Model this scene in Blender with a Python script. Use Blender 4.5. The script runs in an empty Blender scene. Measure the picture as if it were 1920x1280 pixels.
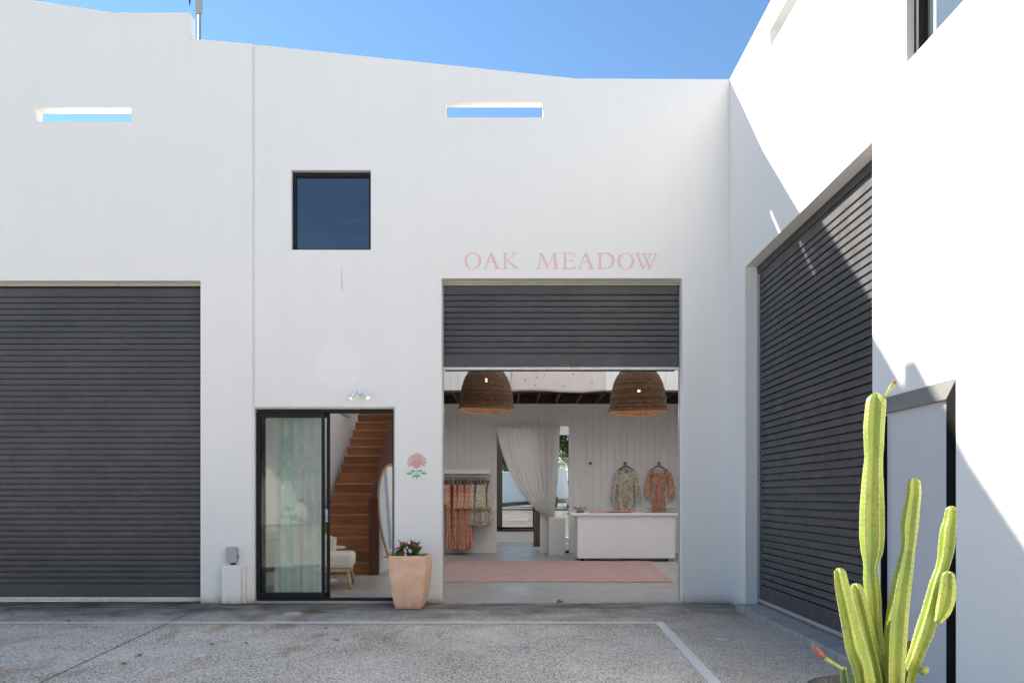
import bpy, bmesh, math, random
from mathutils import Vector, Matrix
random.seed(7)
R = math.radians
sc = bpy.context.scene
C = sc.collection

# ------------------------------------------------------------------ camera, sky, sun, exposure
F = 1370.0                       # focal length in photo pixels (photo 1920 x 1280)
EYE = 1.23
HOR = 930.0
cam_d = bpy.data.cameras.new('camera'); cam = bpy.data.objects.new('camera', cam_d); C.objects.link(cam)
cam.location = (0, 0, EYE); cam.rotation_euler = (R(90), 0, 0)
cam_d.sensor_fit = 'HORIZONTAL'; cam_d.sensor_width = 36.0
cam_d.lens = F / 1920 * 36.0
cam_d.shift_x = 0.0; cam_d.shift_y = (HOR - 640) / 1920.0
cam_d.clip_start = 0.05; cam_d.clip_end = 2000
sc.camera = cam

SUN = Vector((-1.0, 0.622, 0.756)).normalized()
ELEV = math.asin(SUN.z); AZ = math.atan2(SUN.x, SUN.y)
w = bpy.data.worlds.new('World'); sc.world = w; w.use_nodes = True
nt = w.node_tree; bg = nt.nodes['Background']
sky = nt.nodes.new('ShaderNodeTexSky'); sky.sky_type = 'NISHITA'; sky.sun_disc = False
sky.sun_elevation = ELEV; sky.sun_rotation = AZ
sky.altitude = 0; sky.air_density = 1.5; sky.dust_density = 0.0; sky.ozone_density = 7.0
nt.links.new(sky.outputs[0], bg.inputs[0]); bg.inputs[1].default_value = 0.084
sl = bpy.data.lights.new('sun', 'SUN'); sl.energy = 5.0; sl.angle = R(0.53); sl.color = (1.0, 0.93, 0.83)
so = bpy.data.objects.new('sun', sl); C.objects.link(so)
so.rotation_euler = SUN.to_track_quat('Z', 'Y').to_euler(); so.location = (-20, 20, 30)
sc.view_settings.view_transform = 'Standard'; sc.view_settings.look = 'None'
sc.view_settings.gamma = 1.0; sc.view_settings.exposure = 1.26
sc.render.engine = 'CYCLES'
sc.cycles.use_denoising = True
sc.cycles.max_bounces = 10; sc.cycles.diffuse_bounces = 6; sc.cycles.glossy_bounces = 4
sc.cycles.transparent_max_bounces = 16; sc.cycles.transmission_bounces = 6
sc.cycles.sample_clamp_indirect = 6.0
sc.cycles.caustics_reflective = False; sc.cycles.caustics_refractive = False

def PX(px, Y): return (px - 960.0) * Y / F
def PZ(py, Y): return EYE + (HOR - py) * Y / F

# ------------------------------------------------------------------ object helpers
def tag(o, label=None, cat=None, group=None, kind=None):
    if label: o['label'] = label
    if cat: o['category'] = cat
    if group: o['group'] = group
    if kind: o['kind'] = kind
    return o

def thing(name, label, cat, loc=(0, 0, 0), group=None):
    o = bpy.data.objects.new(name, None); C.objects.link(o)
    o.location = loc; o.empty_display_size = 0.1
    return tag(o, label, cat, group)

def worigin(o):
    v = Vector((0, 0, 0))
    while o is not None:
        v += Vector(o.location); o = o.parent
    return v

class MB:
    def __init__(s): s.v = []; s.f = []; s.sm = []
    def add(s, vs, fs, smooth=False):
        b = len(s.v); s.v += [tuple(v) for v in vs]
        for f in fs: s.f.append(tuple(b + i for i in f)); s.sm.append(smooth)
        return s
    def box(s, x0, x1, y0, y1, z0, z1, M=None):
        vs = [Vector(p) for p in ((x0,y0,z0),(x1,y0,z0),(x1,y1,z0),(x0,y1,z0),(x0,y0,z1),(x1,y0,z1),(x1,y1,z1),(x0,y1,z1))]
        if M: vs = [M @ v for v in vs]
        return s.add(vs, [(0,3,2,1),(4,5,6,7),(0,1,5,4),(1,2,6,5),(2,3,7,6),(3,0,4,7)])
    def poly_y(s, pts, y0, y1, smooth=False):
        """outline in x,z extruded from y0 (front) to y1"""
        n = len(pts)
        a = sum(pts[i][0]*pts[(i+1)%n][1]-pts[(i+1)%n][0]*pts[i][1] for i in range(n))
        if a < 0: pts = pts[::-1]
        vs = [(x, y0, z) for x, z in pts] + [(x, y1, z) for x, z in pts]
        fs = [tuple(range(n)), tuple(range(2*n-1, n-1, -1))]
        fs += [(i, i+n, (i+1)%n+n, (i+1)%n) for i in range(n)]
        return s.add(vs, fs, smooth)
    def poly_x(s, pts, x0, x1):
        """outline in y,z extruded along x"""
        n = len(pts)
        a = sum(pts[i][0]*pts[(i+1)%n][1]-pts[(i+1)%n][0]*pts[i][1] for i in range(n))
        if a < 0: pts = pts[::-1]
        vs = [(x1, y, z) for y, z in pts] + [(x0, y, z) for y, z in pts]
        fs = [tuple(range(n)), tuple(range(2*n-1, n-1, -1))]
        fs += [(i, i+n, (i+1)%n+n, (i+1)%n) for i in range(n)]
        return s.add(vs, fs)
    def tube(s, path, rad, n=8, cap=True, smooth=True):
        path = [Vector(p) for p in path]
        if not isinstance(rad, (list, tuple)): rad = [rad]*len(path)
        up = None; vs = []
        for i, p in enumerate(path):
            t = (path[min(i+1, len(path)-1)] - path[max(i-1, 0)]).normalized()
            if up is None:
                up = Vector((0,0,1)) if abs(t.z) < .9 else Vector((0,1,0))
            a = t.cross(up).normalized(); b = a.cross(t).normalized(); up = b
            for k in range(n):
                th = 2*math.pi*k/n
                vs.append(p + (a*math.cos(th) + b*math.sin(th))*rad[i])
        fs = []
        for i in range(len(path)-1):
            for k in range(n):
                fs.append((i*n+k, i*n+(k+1)%n, (i+1)*n+(k+1)%n, (i+1)*n+k))
        s.add(vs, fs, smooth)
        if cap:
            b = len(s.v) - len(vs)
            s.f.append(tuple(b+k for k in reversed(range(n)))); s.sm.append(False)
            m = b + (len(path)-1)*n
            s.f.append(tuple(m+k for k in range(n))); s.sm.append(False)
        return s
    def lathe(s, prof, c=(0,0,0), n=24, smooth=True, wob=0.0):
        vs = []
        for j, (r, z) in enumerate(prof):
            for k in range(n):
                th = 2*math.pi*k/n; rr = r*(1+wob*math.sin(3*th+j))
                vs.append((c[0]+rr*math.cos(th), c[1]+rr*math.sin(th), c[2]+z))
        fs = []
        for j in range(len(prof)-1):
            for k in range(n):
                fs.append((j*n+k, j*n+(k+1)%n, (j+1)*n+(k+1)%n, (j+1)*n+k))
        return s.add(vs, fs, smooth)
    def disc_y(s, x, y0, y1, z, r, n=24):
        return s.poly_y([(x+r*math.cos(2*math.pi*k/n), z+r*math.sin(2*math.pi*k/n)) for k in range(n)], y0, y1)
    def grid(s, fn, nu, nv, smooth=True):
        vs = [fn(i/nu, j/nv) for j in range(nv+1) for i in range(nu+1)]
        fs = [(j*(nu+1)+i, j*(nu+1)+i+1, (j+1)*(nu+1)+i+1, (j+1)*(nu+1)+i) for j in range(nv) for i in range(nu)]
        return s.add(vs, fs, smooth)
    def build(s, name, mat, parent=None, bevel=0, solid=0, origin=None, weld=False, fixn=False):
        if parent is not None: org = worigin(parent)
        elif origin is not None: org = Vector(origin)
        else:
            xs = [v[0] for v in s.v]; ys = [v[1] for v in s.v]; zs = [v[2] for v in s.v]
            org = Vector(((min(xs)+max(xs))/2, (min(ys)+max(ys))/2, min(zs)))
        me = bpy.data.meshes.new(name)
        me.from_pydata([tuple(Vector(v)-org) for v in s.v], [], s.f)
        me.polygons.foreach_set('use_smooth', s.sm)
        if weld or fixn:
            bm = bmesh.new(); bm.from_mesh(me)
            if weld: bmesh.ops.remove_doubles(bm, verts=bm.verts, dist=1e-5)
            if fixn: bmesh.ops.recalc_face_normals(bm, faces=bm.faces)
            bm.to_mesh(me); bm.free()
        me.validate(); me.update()
        me.materials.append(mat)
        o = bpy.data.objects.new(name, me); C.objects.link(o)
        if parent is not None: o.parent = parent
        else: o.location = org
        if bevel:
            m = o.modifiers.new('bevel', 'BEVEL'); m.width = bevel; m.segments = 2; m.limit_method = 'ANGLE'; m.angle_limit = R(40)
            m.use_clamp_overlap = True
        if solid:
            m = o.modifiers.new('solid', 'SOLIDIFY'); m.thickness = solid; m.offset = 0
        return o

def children(o): return [c for c in bpy.data.objects if c.parent == o]
def copy_tree(o, parent=None):
    c = o.copy(); C.objects.link(c); c.parent = parent
    for ch in children(o): copy_tree(ch, c)
    return c

# ------------------------------------------------------------------ material helpers
def new_mat(name):
    m = bpy.data.materials.new(name); m.use_nodes = True
    return m, m.node_tree, m.node_tree.nodes['Principled BSDF']
def N(nt, t, **kw):
    n = nt.nodes.new(t)
    for k, v in kw.items():
        if k.startswith('i_'): n.inputs[k[2:].replace('_', ' ')].default_value = v
        else: setattr(n, k, v)
    return n
def coord(nt, scale=(1,1,1), kind='Object'):
    tc = nt.nodes.new('ShaderNodeTexCoord'); mp = nt.nodes.new('ShaderNodeMapping')
    mp.inputs['Scale'].default_value = scale
    nt.links.new(tc.outputs[kind], mp.inputs[0]); return mp.outputs[0]
def noise(nt, vec, scale, detail=4, rough=.55):
    n = nt.nodes.new('ShaderNodeTexNoise'); n.inputs['Scale'].default_value = scale
    n.inputs['Detail'].default_value = detail; n.inputs['Roughness'].default_value = rough
    nt.links.new(vec, n.inputs['Vector']); return n.outputs['Fac']
def ramp(nt, fac, stops, interp='LINEAR'):
    r = nt.nodes.new('ShaderNodeValToRGB'); r.color_ramp.interpolation = interp
    e = r.color_ramp.elements
    while len(e) < len(stops): e.new(0.5)
    for i, (p, c) in enumerate(stops):
        e[i].position = p
        e[i].color = (c, c, c, 1) if isinstance(c, (int, float)) else (*c, 1)
    nt.links.new(fac, r.inputs[0]); return r.outputs[0]
def mix(nt, fac, a, b, mode='MIX'):
    m = nt.nodes.new('ShaderNodeMix'); m.data_type = 'RGBA'; m.blend_type = mode
    for sock, v in ((m.inputs[0], fac), (m.inputs[6], a), (m.inputs[7], b)):
        if hasattr(v, 'links'): nt.links.new(v, sock)
        elif isinstance(v, (int, float)): sock.default_value = v
        else: sock.default_value = (*v, 1)
    return m.outputs[2]
def bump(nt, bsdf, h, strength=.3, dist=.01):
    b = nt.nodes.new('ShaderNodeBump'); b.inputs['Strength'].default_value = strength
    b.inputs['Distance'].default_value = dist
    nt.links.new(h, b.inputs['Height']); nt.links.new(b.outputs[0], bsdf.inputs['Normal'])
def sw(c, k): return tuple(max(0, min(1, x*k)) for x in c)

def simple(name, col, rough=.6, var=.12, scale=8, bmp=.0, bscale=80, metal=0, spec=.5, stretch=(1,1,1), rvar=0):
    m, nt, b = new_mat(name)
    v = coord(nt, stretch)
    f = noise(nt, v, scale, 5)
    c = ramp(nt, f, [(.3, sw(col, 1-var)), (.7, sw(col, 1+var))])
    nt.links.new(c, b.inputs['Base Color'])
    b.inputs['Roughness'].default_value = rough; b.inputs['Metallic'].default_value = metal
    b.inputs['Specular IOR Level'].default_value = spec
    if bmp: bump(nt, b, noise(nt, v, bscale, 3), bmp, .004)
    return m
def emis(name, col, s):
    m, nt, b = new_mat(name)
    b.inputs['Emission Color'].default_value = (*col, 1); b.inputs['Emission Strength'].default_value = s
    b.inputs['Base Color'].default_value = (*col, 1); return m
def cloth(name, col, trans=.35, var=.08, scale=12, weave=900, stops=None):
    m, nt, b = new_mat(name)
    v = coord(nt)
    c = ramp(nt, noise(nt, v, scale, 4), [(.3, sw(col, 1-var)), (.7, sw(col, 1+var))])
    nt.links.new(c, b.inputs['Base Color']); b.inputs['Roughness'].default_value = .9
    b.inputs['Specular IOR Level'].default_value = .15
    if trans:
        t = nt.nodes.new('ShaderNodeBsdfTranslucent'); nt.links.new(c, t.inputs[0])
        ms = nt.nodes.new('ShaderNodeMixShader'); ms.inputs[0].default_value = trans
        nt.links.new(b.outputs[0], ms.inputs[1]); nt.links.new(t.outputs[0], ms.inputs[2])
        nt.links.new(ms.outputs[0], nt.nodes['Material Output'].inputs[0])
    return m
def floral(name, base, spots, scale=28, thr=.33):
    """printed cloth: small blossoms of two tones scattered on a base colour"""
    m, nt, b = new_mat(name)
    v = coord(nt)
    wv = nt.nodes.new('ShaderNodeTexNoise'); wv.inputs['Scale'].default_value = scale*1.3
    nt.links.new(v, wv.inputs['Vector'])
    ad = nt.nodes.new('ShaderNodeVectorMath'); ad.operation = 'MULTIPLY_ADD'
    nt.links.new(wv.outputs['Color'], ad.inputs[0]); ad.inputs[1].default_value = (.02,.02,.02); nt.links.new(v, ad.inputs[2])
    c = None
    for k, (col, s, t) in enumerate(spots):
        vo = nt.nodes.new('ShaderNodeTexVoronoi'); vo.inputs['Scale'].default_value = scale*s
        vo.inputs['Randomness'].default_value = .9
        nt.links.new(ad.outputs[0], vo.inputs['Vector'])
        f = ramp(nt, vo.outputs['Distance'], [(t*thr, 1.0), (t*thr+.06, 0.0)])
        c = mix(nt, f, base if c is None else c, col)
    big = ramp(nt, noise(nt, v, 5, 2), [(.3, .88), (.7, 1.08)])
    c = mix(nt, 1.0, c, big, 'MULTIPLY')
    nt.links.new(c, b.inputs['Base Color']); b.inputs['Roughness'].default_value = .9
    b.inputs['Specular IOR Level'].default_value = .1
    return m
def arch_glass(name, tint=(.93,.96,.95), refl=1.0, rough=.0):
    m, nt, b = new_mat(name)
    nt.nodes.remove(b)
    tr = nt.nodes.new('ShaderNodeBsdfTransparent'); tr.inputs[0].default_value = (*tint, 1)
    gl = nt.nodes.new('ShaderNodeBsdfGlossy'); gl.inputs['Roughness'].default_value = rough
    ge = nt.nodes.new('ShaderNodeNewGeometry'); dt = nt.nodes.new('ShaderNodeVectorMath'); dt.operation = 'DOT_PRODUCT'
    nt.links.new(ge.outputs['Normal'], dt.inputs[0]); nt.links.new(ge.outputs['Incoming'], dt.inputs[1])
    def mth(op, x, y):
        q = nt.nodes.new('ShaderNodeMath'); q.operation = op
        for i_, t_ in enumerate((x, y)):
            if t_ is None: continue
            if isinstance(t_, (int, float)): q.inputs[i_].default_value = t_
            else: nt.links.new(t_, q.inputs[i_])
        return q.outputs[0]
    ab = mth('ABSOLUTE', dt.outputs['Value'], None)
    sch = mth('ADD', mth('MULTIPLY', mth('POWER', mth('SUBTRACT', 1.0, ab), 5.0), .9), .04)     # Schlick, same from both sides
    # slight waviness of float glass
    v = coord(nt); bp = nt.nodes.new('ShaderNodeBump'); bp.inputs['Strength'].default_value = .08; bp.inputs['Distance'].default_value = .004
    nt.links.new(noise(nt, v, 2.2, 2), bp.inputs['Height']); nt.links.new(bp.outputs[0], gl.inputs['Normal'])
    mu = nt.nodes.new('ShaderNodeMath'); mu.operation = 'MULTIPLY'; mu.inputs[1].default_value = refl; mu.use_clamp = True
    nt.links.new(sch, mu.inputs[0])
    ms = nt.nodes.new('ShaderNodeMixShader')
    nt.links.new(mu.outputs[0], ms.inputs[0]); nt.links.new(tr.outputs[0], ms.inputs[1]); nt.links.new(gl.outputs[0], ms.inputs[2])
    nt.links.new(ms.outputs[0], nt.nodes['Material Output'].inputs[0])
    return m

# ------------------------------------------------------------------ materials
M = {}
def painted_wall():
    m, nt, b = new_mat('white_painted_render')
    v = coord(nt, (1,1,1), 'Object')
    base = ramp(nt, noise(nt, v, .35, 3), [(.3, (.82,.80,.765)), (.7, (.845,.825,.795))])
    st = ramp(nt, noise(nt, coord(nt, (3.0,3.0,.35)), 1.4, 6, .6), [(.36, .985), (.62, 1.0)])
    c = mix(nt, 1.0, base, st, 'MULTIPLY')
    sp = ramp(nt, noise(nt, v, 160, 2), [(.22, .93), (.30, 1.0)])
    c = mix(nt, 1.0, c, sp, 'MULTIPLY')
    # dirt splashed along the foot of the wall
    tc = nt.nodes.new('ShaderNodeNewGeometry'); sx = nt.nodes.new('ShaderNodeSeparateXYZ')
    nt.links.new(tc.outputs['Position'], sx.inputs[0])
    ml = nt.nodes.new('ShaderNodeMath'); ml.operation = 'MULTIPLY_ADD'; ml.inputs[1].default_value = .12
    nt.links.new(noise(nt, v, 9, 5, .7), ml.inputs[0]); nt.links.new(sx.outputs[2], ml.inputs[2])
    d = ramp(nt, ml.outputs[0], [(.03, (.40,.38,.34)), (.085, (.80,.78,.74)), (.16, (1,1,1))])
    c = mix(nt, 1.0, c, d, 'MULTIPLY')
    dv = nt.nodes.new('ShaderNodeVectorMath'); dv.operation = 'DISTANCE'
    nt.links.new(tc.outputs['Position'], dv.inputs[0]); dv.inputs[1].default_value = (PX(634,8.56), 8.56, PZ(684,8.56))
    pc = ramp(nt, dv.outputs['Value'], [(.262, 1.0), (.275, 0.0)])
    c = mix(nt, pc, c, mix(nt, .35, c, (.90,.885,.86)))
    nt.links.new(c, b.inputs['Base Color']); b.inputs['Roughness'].default_value = .75
    b.inputs['Specular IOR Level'].default_value = .25
    h1 = noise(nt, v, 55, 5, .65); h2 = noise(nt, v, 3.0, 3)
    mx = nt.nodes.new('ShaderNodeMath'); mx.operation = 'MULTIPLY_ADD'; mx.inputs[1].default_value = 1.6
    nt.links.new(h2, mx.inputs[0]); nt.links.new(h1, mx.inputs[2])
    bump(nt, b, mx.outputs[0], .28, .006)
    return m
M['wall'] = painted_wall()

def aggregate():
    m, nt, b = new_mat('exposed_aggregate_concrete')
    g = nt.nodes.new('ShaderNodeNewGeometry'); pos = g.outputs['Position']
    sx = nt.nodes.new('ShaderNodeSeparateXYZ'); nt.links.new(pos, sx.inputs[0])
    def vor(scale, feat='F1', rnd=1.0, out='Distance'):
        vo = nt.nodes.new('ShaderNodeTexVoronoi'); vo.inputs['Scale'].default_value = scale; vo.feature = feat
        vo.inputs['Randomness'].default_value = rnd; nt.links.new(pos, vo.inputs['Vector']); return vo.outputs[out]
    big = noise(nt, pos, .55, 6, .62)
    base = ramp(nt, big, [(.30, (.60,.53,.44)), (.70, (.80,.72,.61))])
    # pale stones with pits between them
    stone = ramp(nt, vor(95, out='Color'), [(0, .62), (.5, 1.0), (1.0, 1.32)])
    c = mix(nt, 1.0, base, stone, 'MULTIPLY')
    mask = ramp(nt, noise(nt, pos, 1.3, 5, .7), [(.30, .25), (.56, 1.0)])     # how open the surface is
    pit = ramp(nt, noise(nt, pos, 82, 3, .6), [(.42, 1.0), (.50, 0.0)])
    pm = nt.nodes.new('ShaderNodeMath'); pm.operation = 'MULTIPLY'
    nt.links.new(pit, pm.inputs[0]); nt.links.new(mask, pm.inputs[1])
    c = mix(nt, pm.outputs[0], c, (.15,.128,.105))
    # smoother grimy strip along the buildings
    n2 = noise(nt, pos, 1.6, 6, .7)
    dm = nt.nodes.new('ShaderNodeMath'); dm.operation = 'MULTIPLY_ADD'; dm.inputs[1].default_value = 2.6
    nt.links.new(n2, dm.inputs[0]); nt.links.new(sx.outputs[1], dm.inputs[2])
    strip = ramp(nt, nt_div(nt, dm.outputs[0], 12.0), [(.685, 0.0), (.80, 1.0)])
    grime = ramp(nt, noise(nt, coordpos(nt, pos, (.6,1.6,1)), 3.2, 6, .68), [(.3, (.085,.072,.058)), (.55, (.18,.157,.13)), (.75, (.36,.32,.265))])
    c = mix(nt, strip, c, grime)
    # east side (towards the wing) is greyer and smoother
    ex = ramp(nt, nt_div(nt, sx.outputs[0], 4.0), [(.34, 0.0), (.42, .75)])
    c = mix(nt, ex, c, mix(nt, .5, c, (.28,.252,.215)))
    # rusty brown stains dragged diagonally
    stv = coordpos(nt, pos, (1.0,.42,1), rot=.75)
    s1 = ramp(nt, noise(nt, stv, 1.15, 5, .62), [(.53, 0.0), (.66, .9)])
    s2 = ramp(nt, nt_div(nt, sx.outputs[0], -6.0), [(.02, 0.0), (.25, 1.0)])
    sm_ = nt.nodes.new('ShaderNodeMath'); sm_.operation = 'MULTIPLY'
    nt.links.new(s1, sm_.inputs[0]); nt.links.new(s2, sm_.inputs[1])
    c = mix(nt, sm_.outputs[0], c, mix(nt, 1.0, c, (.60,.43,.31), 'MULTIPLY'))
    nt.links.new(c, b.inputs['Base Color']); b.inputs['Roughness'].default_value = .9
    b.inputs['Specular IOR Level'].default_value = .2
    bump(nt, b, noise(nt, pos, 62, 4, .72), .35, .012)
    return m
def nt_div(nt, s, k):
    d = nt.nodes.new('ShaderNodeMath'); d.operation = 'DIVIDE'; d.inputs[1].default_value = k
    nt.links.new(s, d.inputs[0]); return d.outputs[0]
def coordpos(nt, pos, scale, rot=0):
    mp = nt.nodes.new('ShaderNodeMapping'); mp.inputs['Scale'].default_value = scale
    mp.inputs['Rotation'].default_value = (0, 0, rot)
    nt.links.new(pos, mp.inputs[0]); return mp.outputs[0]
M['ground'] = aggregate()

def line_paint():
    m, nt, b = new_mat('worn_white_line_paint')
    g = nt.nodes.new('ShaderNodeNewGeometry'); pos = g.outputs['Position']
    f = ramp(nt, noise(nt, pos, 60, 4, .75), [(.36, 0.0), (.42, 1.0)])
    c = mix(nt, f, (.42,.39,.35), (.70,.675,.63))
    nt.links.new(c, b.inputs['Base Color']); b.inputs['Roughness'].default_value = .8
    return m
M['line'] = line_paint()
def slab():
    m, nt, b = new_mat('polished_concrete_floor')
    v = coord(nt)
    c = ramp(nt, noise(nt, v, 1.1, 7, .62), [(.3, (.30,.285,.265)), (.7, (.40,.385,.365))])
    c = mix(nt, 1.0, c, ramp(nt, noise(nt, v, 22, 4, .7), [(.3,.86),(.6,1.0)]), 'MULTIPLY')
    nt.links.new(c, b.inputs['Base Color'])
    nt.links.new(ramp(nt, noise(nt, v, 2.5, 4), [(.3,.28),(.7,.5)]), b.inputs['Roughness'])
    return m
M['slab'] = slab()
M['shutter'] = simple('charcoal_shutter_steel', (.080,.082,.090), .42, .10, 1.5, .05, 30, spec=.5)
def shutter_mat():
    m, nt, b = new_mat('charcoal_colour_coated_steel')
    v = coord(nt)
    c = ramp(nt, noise(nt, v, 1.2, 5, .6), [(.3, (.050,.050,.054)), (.7, (.072,.072,.077))])
    dust = ramp(nt, noise(nt, coord(nt, (.5,.5,9)), 4, 5, .7), [(.52, 0.0), (.8, .35)])
    c = mix(nt, dust, c, (.115,.11,.105))
    nt.links.new(c, b.inputs['Base Color'])
    nt.links.new(ramp(nt, noise(nt, v, 6, 4), [(.3,.36),(.7,.55)]), b.inputs['Roughness'])
    return m
M['shutter'] = shutter_mat()
M['black'] = simple('black_powder_coat', (.009,.0095,.0115), .55, .2, 6, spec=.3)
M['alu'] = simple('weathered_aluminium', (.62,.61,.58), .45, .12, 12, metal=.3)
M['trim'] = simple('cream_metal_trim', (.52,.50,.44), .55, .12, 6)
M['conc'] = simple('raw_concrete_edge', (.34,.33,.31), .85, .18, 9, .4, 50)
M['glass'] = arch_glass('window_glass')
M['glass_door'] = arch_glass('door_glass', (.96,.98,.97), .6)
M['glass_blue'] = arch_glass('upper_window_glass', (.72,.78,.86), 3.4)
M['white'] = simple('white_interior_paint', (.80,.79,.775), .6, .02, 3)
M['whitesatin'] = simple('white_satin_board', (.80,.79,.80), .38, .015, 2)
M['pink'] = simple('pink_vinyl_lettering', (.80,.50,.50), .5, .04, 20)
M['darkwood'] = simple('dark_stained_timber', (.045,.028,.020), .6, .3, 9, stretch=(1,1,6))
M['joist'] = simple('brown_joist_timber', (.10,.065,.045), .75, .25, 8)
M['gap'] = simple('dark_joint_filler', (.035,.033,.03), .9, .2, 20)
M['ceil'] = simple('pale_roof_lining', (.80,.79,.77), .8, .03, 3)
M['roof'] = simple('pale_roof_sheeting', (.45,.45,.45), .5, .08, 3)
def wood(name, c0, c1, stretch=(1.2,8,18), scale=3.0, rough=.42):
    m, nt, b = new_mat(name)
    v = coord(nt, stretch)
    c = ramp(nt, noise(nt, v, scale, 6, .62), [(.28, c0), (.72, c1)])
    oi = nt.nodes.new('ShaderNodeObjectInfo')
    c = mix(nt, 1.0, c, ramp(nt, oi.outputs['Random'], [(0,.72),(1,1.22)]), 'MULTIPLY')
    nt.links.new(c, b.inputs['Base Color']); b.inputs['Roughness'].default_value = rough
    return m
M['lit_treadwood'] = wood('brightened_tread_timber', (.34,.135,.055), (.62,.30,.14))  # stair timber brightened so the treads carry the nosing highlight
M['stairwood'] = wood('red_brown_stair_timber', (.22,.082,.032), (.50,.215,.088))
M['newel'] = wood('dark_red_timber', (.055,.018,.010), (.13,.045,.024), (18,18,1.2), 3.0, .75)
M['palewood'] = wood('pale_oak', (.42,.27,.13), (.60,.41,.22), (12,12,1.5), 3)
M['rattan'] = simple('honey_cane', (.42,.24,.10), .55, .25, 40)
M['hangerwood'] = simple('brown_hanger_timber', (.16,.065,.03), .5, .2, 20)
M['cream'] = cloth('cream_upholstery', (.70,.66,.58), 0, .05, 30)
M['sheer'] = cloth('off_white_voile', (.84,.82,.80), .5, .02, 10)
M['beigecloth'] = cloth('beige_curtain_cloth', (.42,.34,.26), .2, .1, 10)
M['quilt'] = cloth('pale_pink_quilt', (.76,.68,.66), .15, .03, 6)
M['quiltmark'] = simple('grey_embroidery', (.22,.20,.19), .9, .1, 10)
M['coral'] = floral('coral_floral_print', (.68,.40,.28), [((.42,.13,.09), 1.0, 1.15), ((.50,.20,.13), 1.9, .8)], 24)
M['coral2'] = floral('pale_coral_floral_print', (.66,.45,.34), [((.42,.13,.09), 1.2, 1.1), ((.75,.62,.50), 2.2, .6)], 26)
M['creamprint'] = floral('cream_floral_print', (.62,.59,.51), [((.46,.32,.13), .50, .95), ((.33,.29,.19), 1.0, .85), ((.40,.22,.12), 1.7, .7)], 24)
def rugmat():
    m, nt, b = new_mat('faded_pink_wool')
    v = coord(nt, (1,4,1))
    c = ramp(nt, noise(nt, v, 3.5, 7, .7), [(.30, (.36,.235,.225)), (.55, (.47,.32,.305)), (.75, (.56,.45,.42))])
    c = mix(nt, 1.0, c, ramp(nt, noise(nt, coord(nt), 90, 2), [(.3,.82),(.7,1.06)]), 'MULTIPLY')
    nt.links.new(c, b.inputs['Base Color']); b.inputs['Roughness'].default_value = .95
    b.inputs['Specular IOR Level'].default_value = .05
    bump(nt, b, noise(nt, coord(nt), 180, 2), .5, .004)
    return m
M['rug'] = rugmat()
def terracotta():
    m, nt, b = new_mat('weathered_terracotta')
    v = coord(nt)
    c = ramp(nt, noise(nt, v, 5, 6, .6), [(.28, (.74,.43,.27)), (.5, (.80,.52,.36)), (.74, (.84,.64,.49))])
    bl = ramp(nt, noise(nt, v, 3.2, 2), [(.62, 0.0), (.74, .8)])
    c = mix(nt, bl, c, (.62,.25,.11))
    salt = ramp(nt, noise(nt, coord(nt,(1,1,.5)), 14, 6, .7), [(.58, 0.0), (.75, .5)])
    c = mix(nt, salt, c, (.80,.69,.60))
    nt.links.new(c, b.inputs['Base Color']); b.inputs['Roughness'].default_value = .85
    b.inputs['Specular IOR Level'].default_value = .2
    bump(nt, b, noise(nt, coord(nt,(1,1,3)), 26, 5, .65), .35, .006)
    return m
M['terra'] = terracotta()
def leafmat(name, c0, c1, trans=.35, rough=.5):
    m, nt, b = new_mat(name)
    oi = nt.nodes.new('ShaderNodeNewGeometry')
    c = ramp(nt, oi.outputs['Random Per Island'], [(0, c0), (1, c1)])
    nt.links.new(c, b.inputs['Base Color']); b.inputs['Roughness'].default_value = rough
    t = nt.nodes.new('ShaderNodeBsdfTranslucent'); nt.links.new(c, t.inputs[0])
    ms = nt.nodes.new('ShaderNodeMixShader'); ms.inputs[0].default_value = trans
    nt.links.new(b.outputs[0], ms.inputs[1]); nt.links.new(t.outputs[0], ms.inputs[2])
    nt.links.new(ms.outputs[0], nt.nodes['Material Output'].inputs[0])
    return m
M['leaf'] = leafmat('garden_leaf', (.09,.20,.03), (.24,.42,.08))
M['treeleaf'] = leafmat('tree_leaf', (.035,.075,.014), (.12,.17,.035), .3)
M['bark'] = simple('grey_brown_bark', (.12,.09,.065), .9, .3, 12, .6, 30)
M['petalpink'] = leafmat('magenta_petal', (.45,.02,.10), (.65,.06,.18), .3)
M['petalwhite'] = leafmat('white_petal', (.75,.73,.73), (.82,.80,.80), .3)
M['soil'] = simple('dark_potting_soil', (.035,.025,.018), .95, .3, 30, .6, 60)
def cactusmat():
    m, nt, b = new_mat('waxy_cactus_skin')
    v = coord(nt)
    c = ramp(nt, noise(nt, coord(nt,(1,1,.35)), 7, 4), [(.3, (.15,.26,.035)), (.7, (.42,.46,.055))])
    sc_ = ramp(nt, noise(nt, v, 60, 6, .75), [(.54, 0.0), (.62, .8)])
    zone = ramp(nt, noise(nt, v, 4.5, 2), [(.42, 0.0), (.52, 1.0)])
    mm = nt.nodes.new('ShaderNodeMath'); mm.operation = 'MULTIPLY'
    nt.links.new(sc_, mm.inputs[0]); nt.links.new(zone, mm.inputs[1])
    c = mix(nt, mm.outputs[0], c, (.22,.14,.08))
    nt.links.new(c, b.inputs['Base Color']); b.inputs['Roughness'].default_value = .42
    b.inputs['Subsurface Weight'].default_value = .25; b.inputs['Subsurface Radius'].default_value = (.5,.6,.1)
    b.inputs['Subsurface Scale'].default_value = .03
    bump(nt, b, noise(nt, v, 40, 4), .15, .004)
    return m
M['cactus'] = cactusmat()
M['cactusdark'] = simple('dark_green_cactus_skin', (.05,.10,.03), .5, .3, 12, .2, 40)
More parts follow.
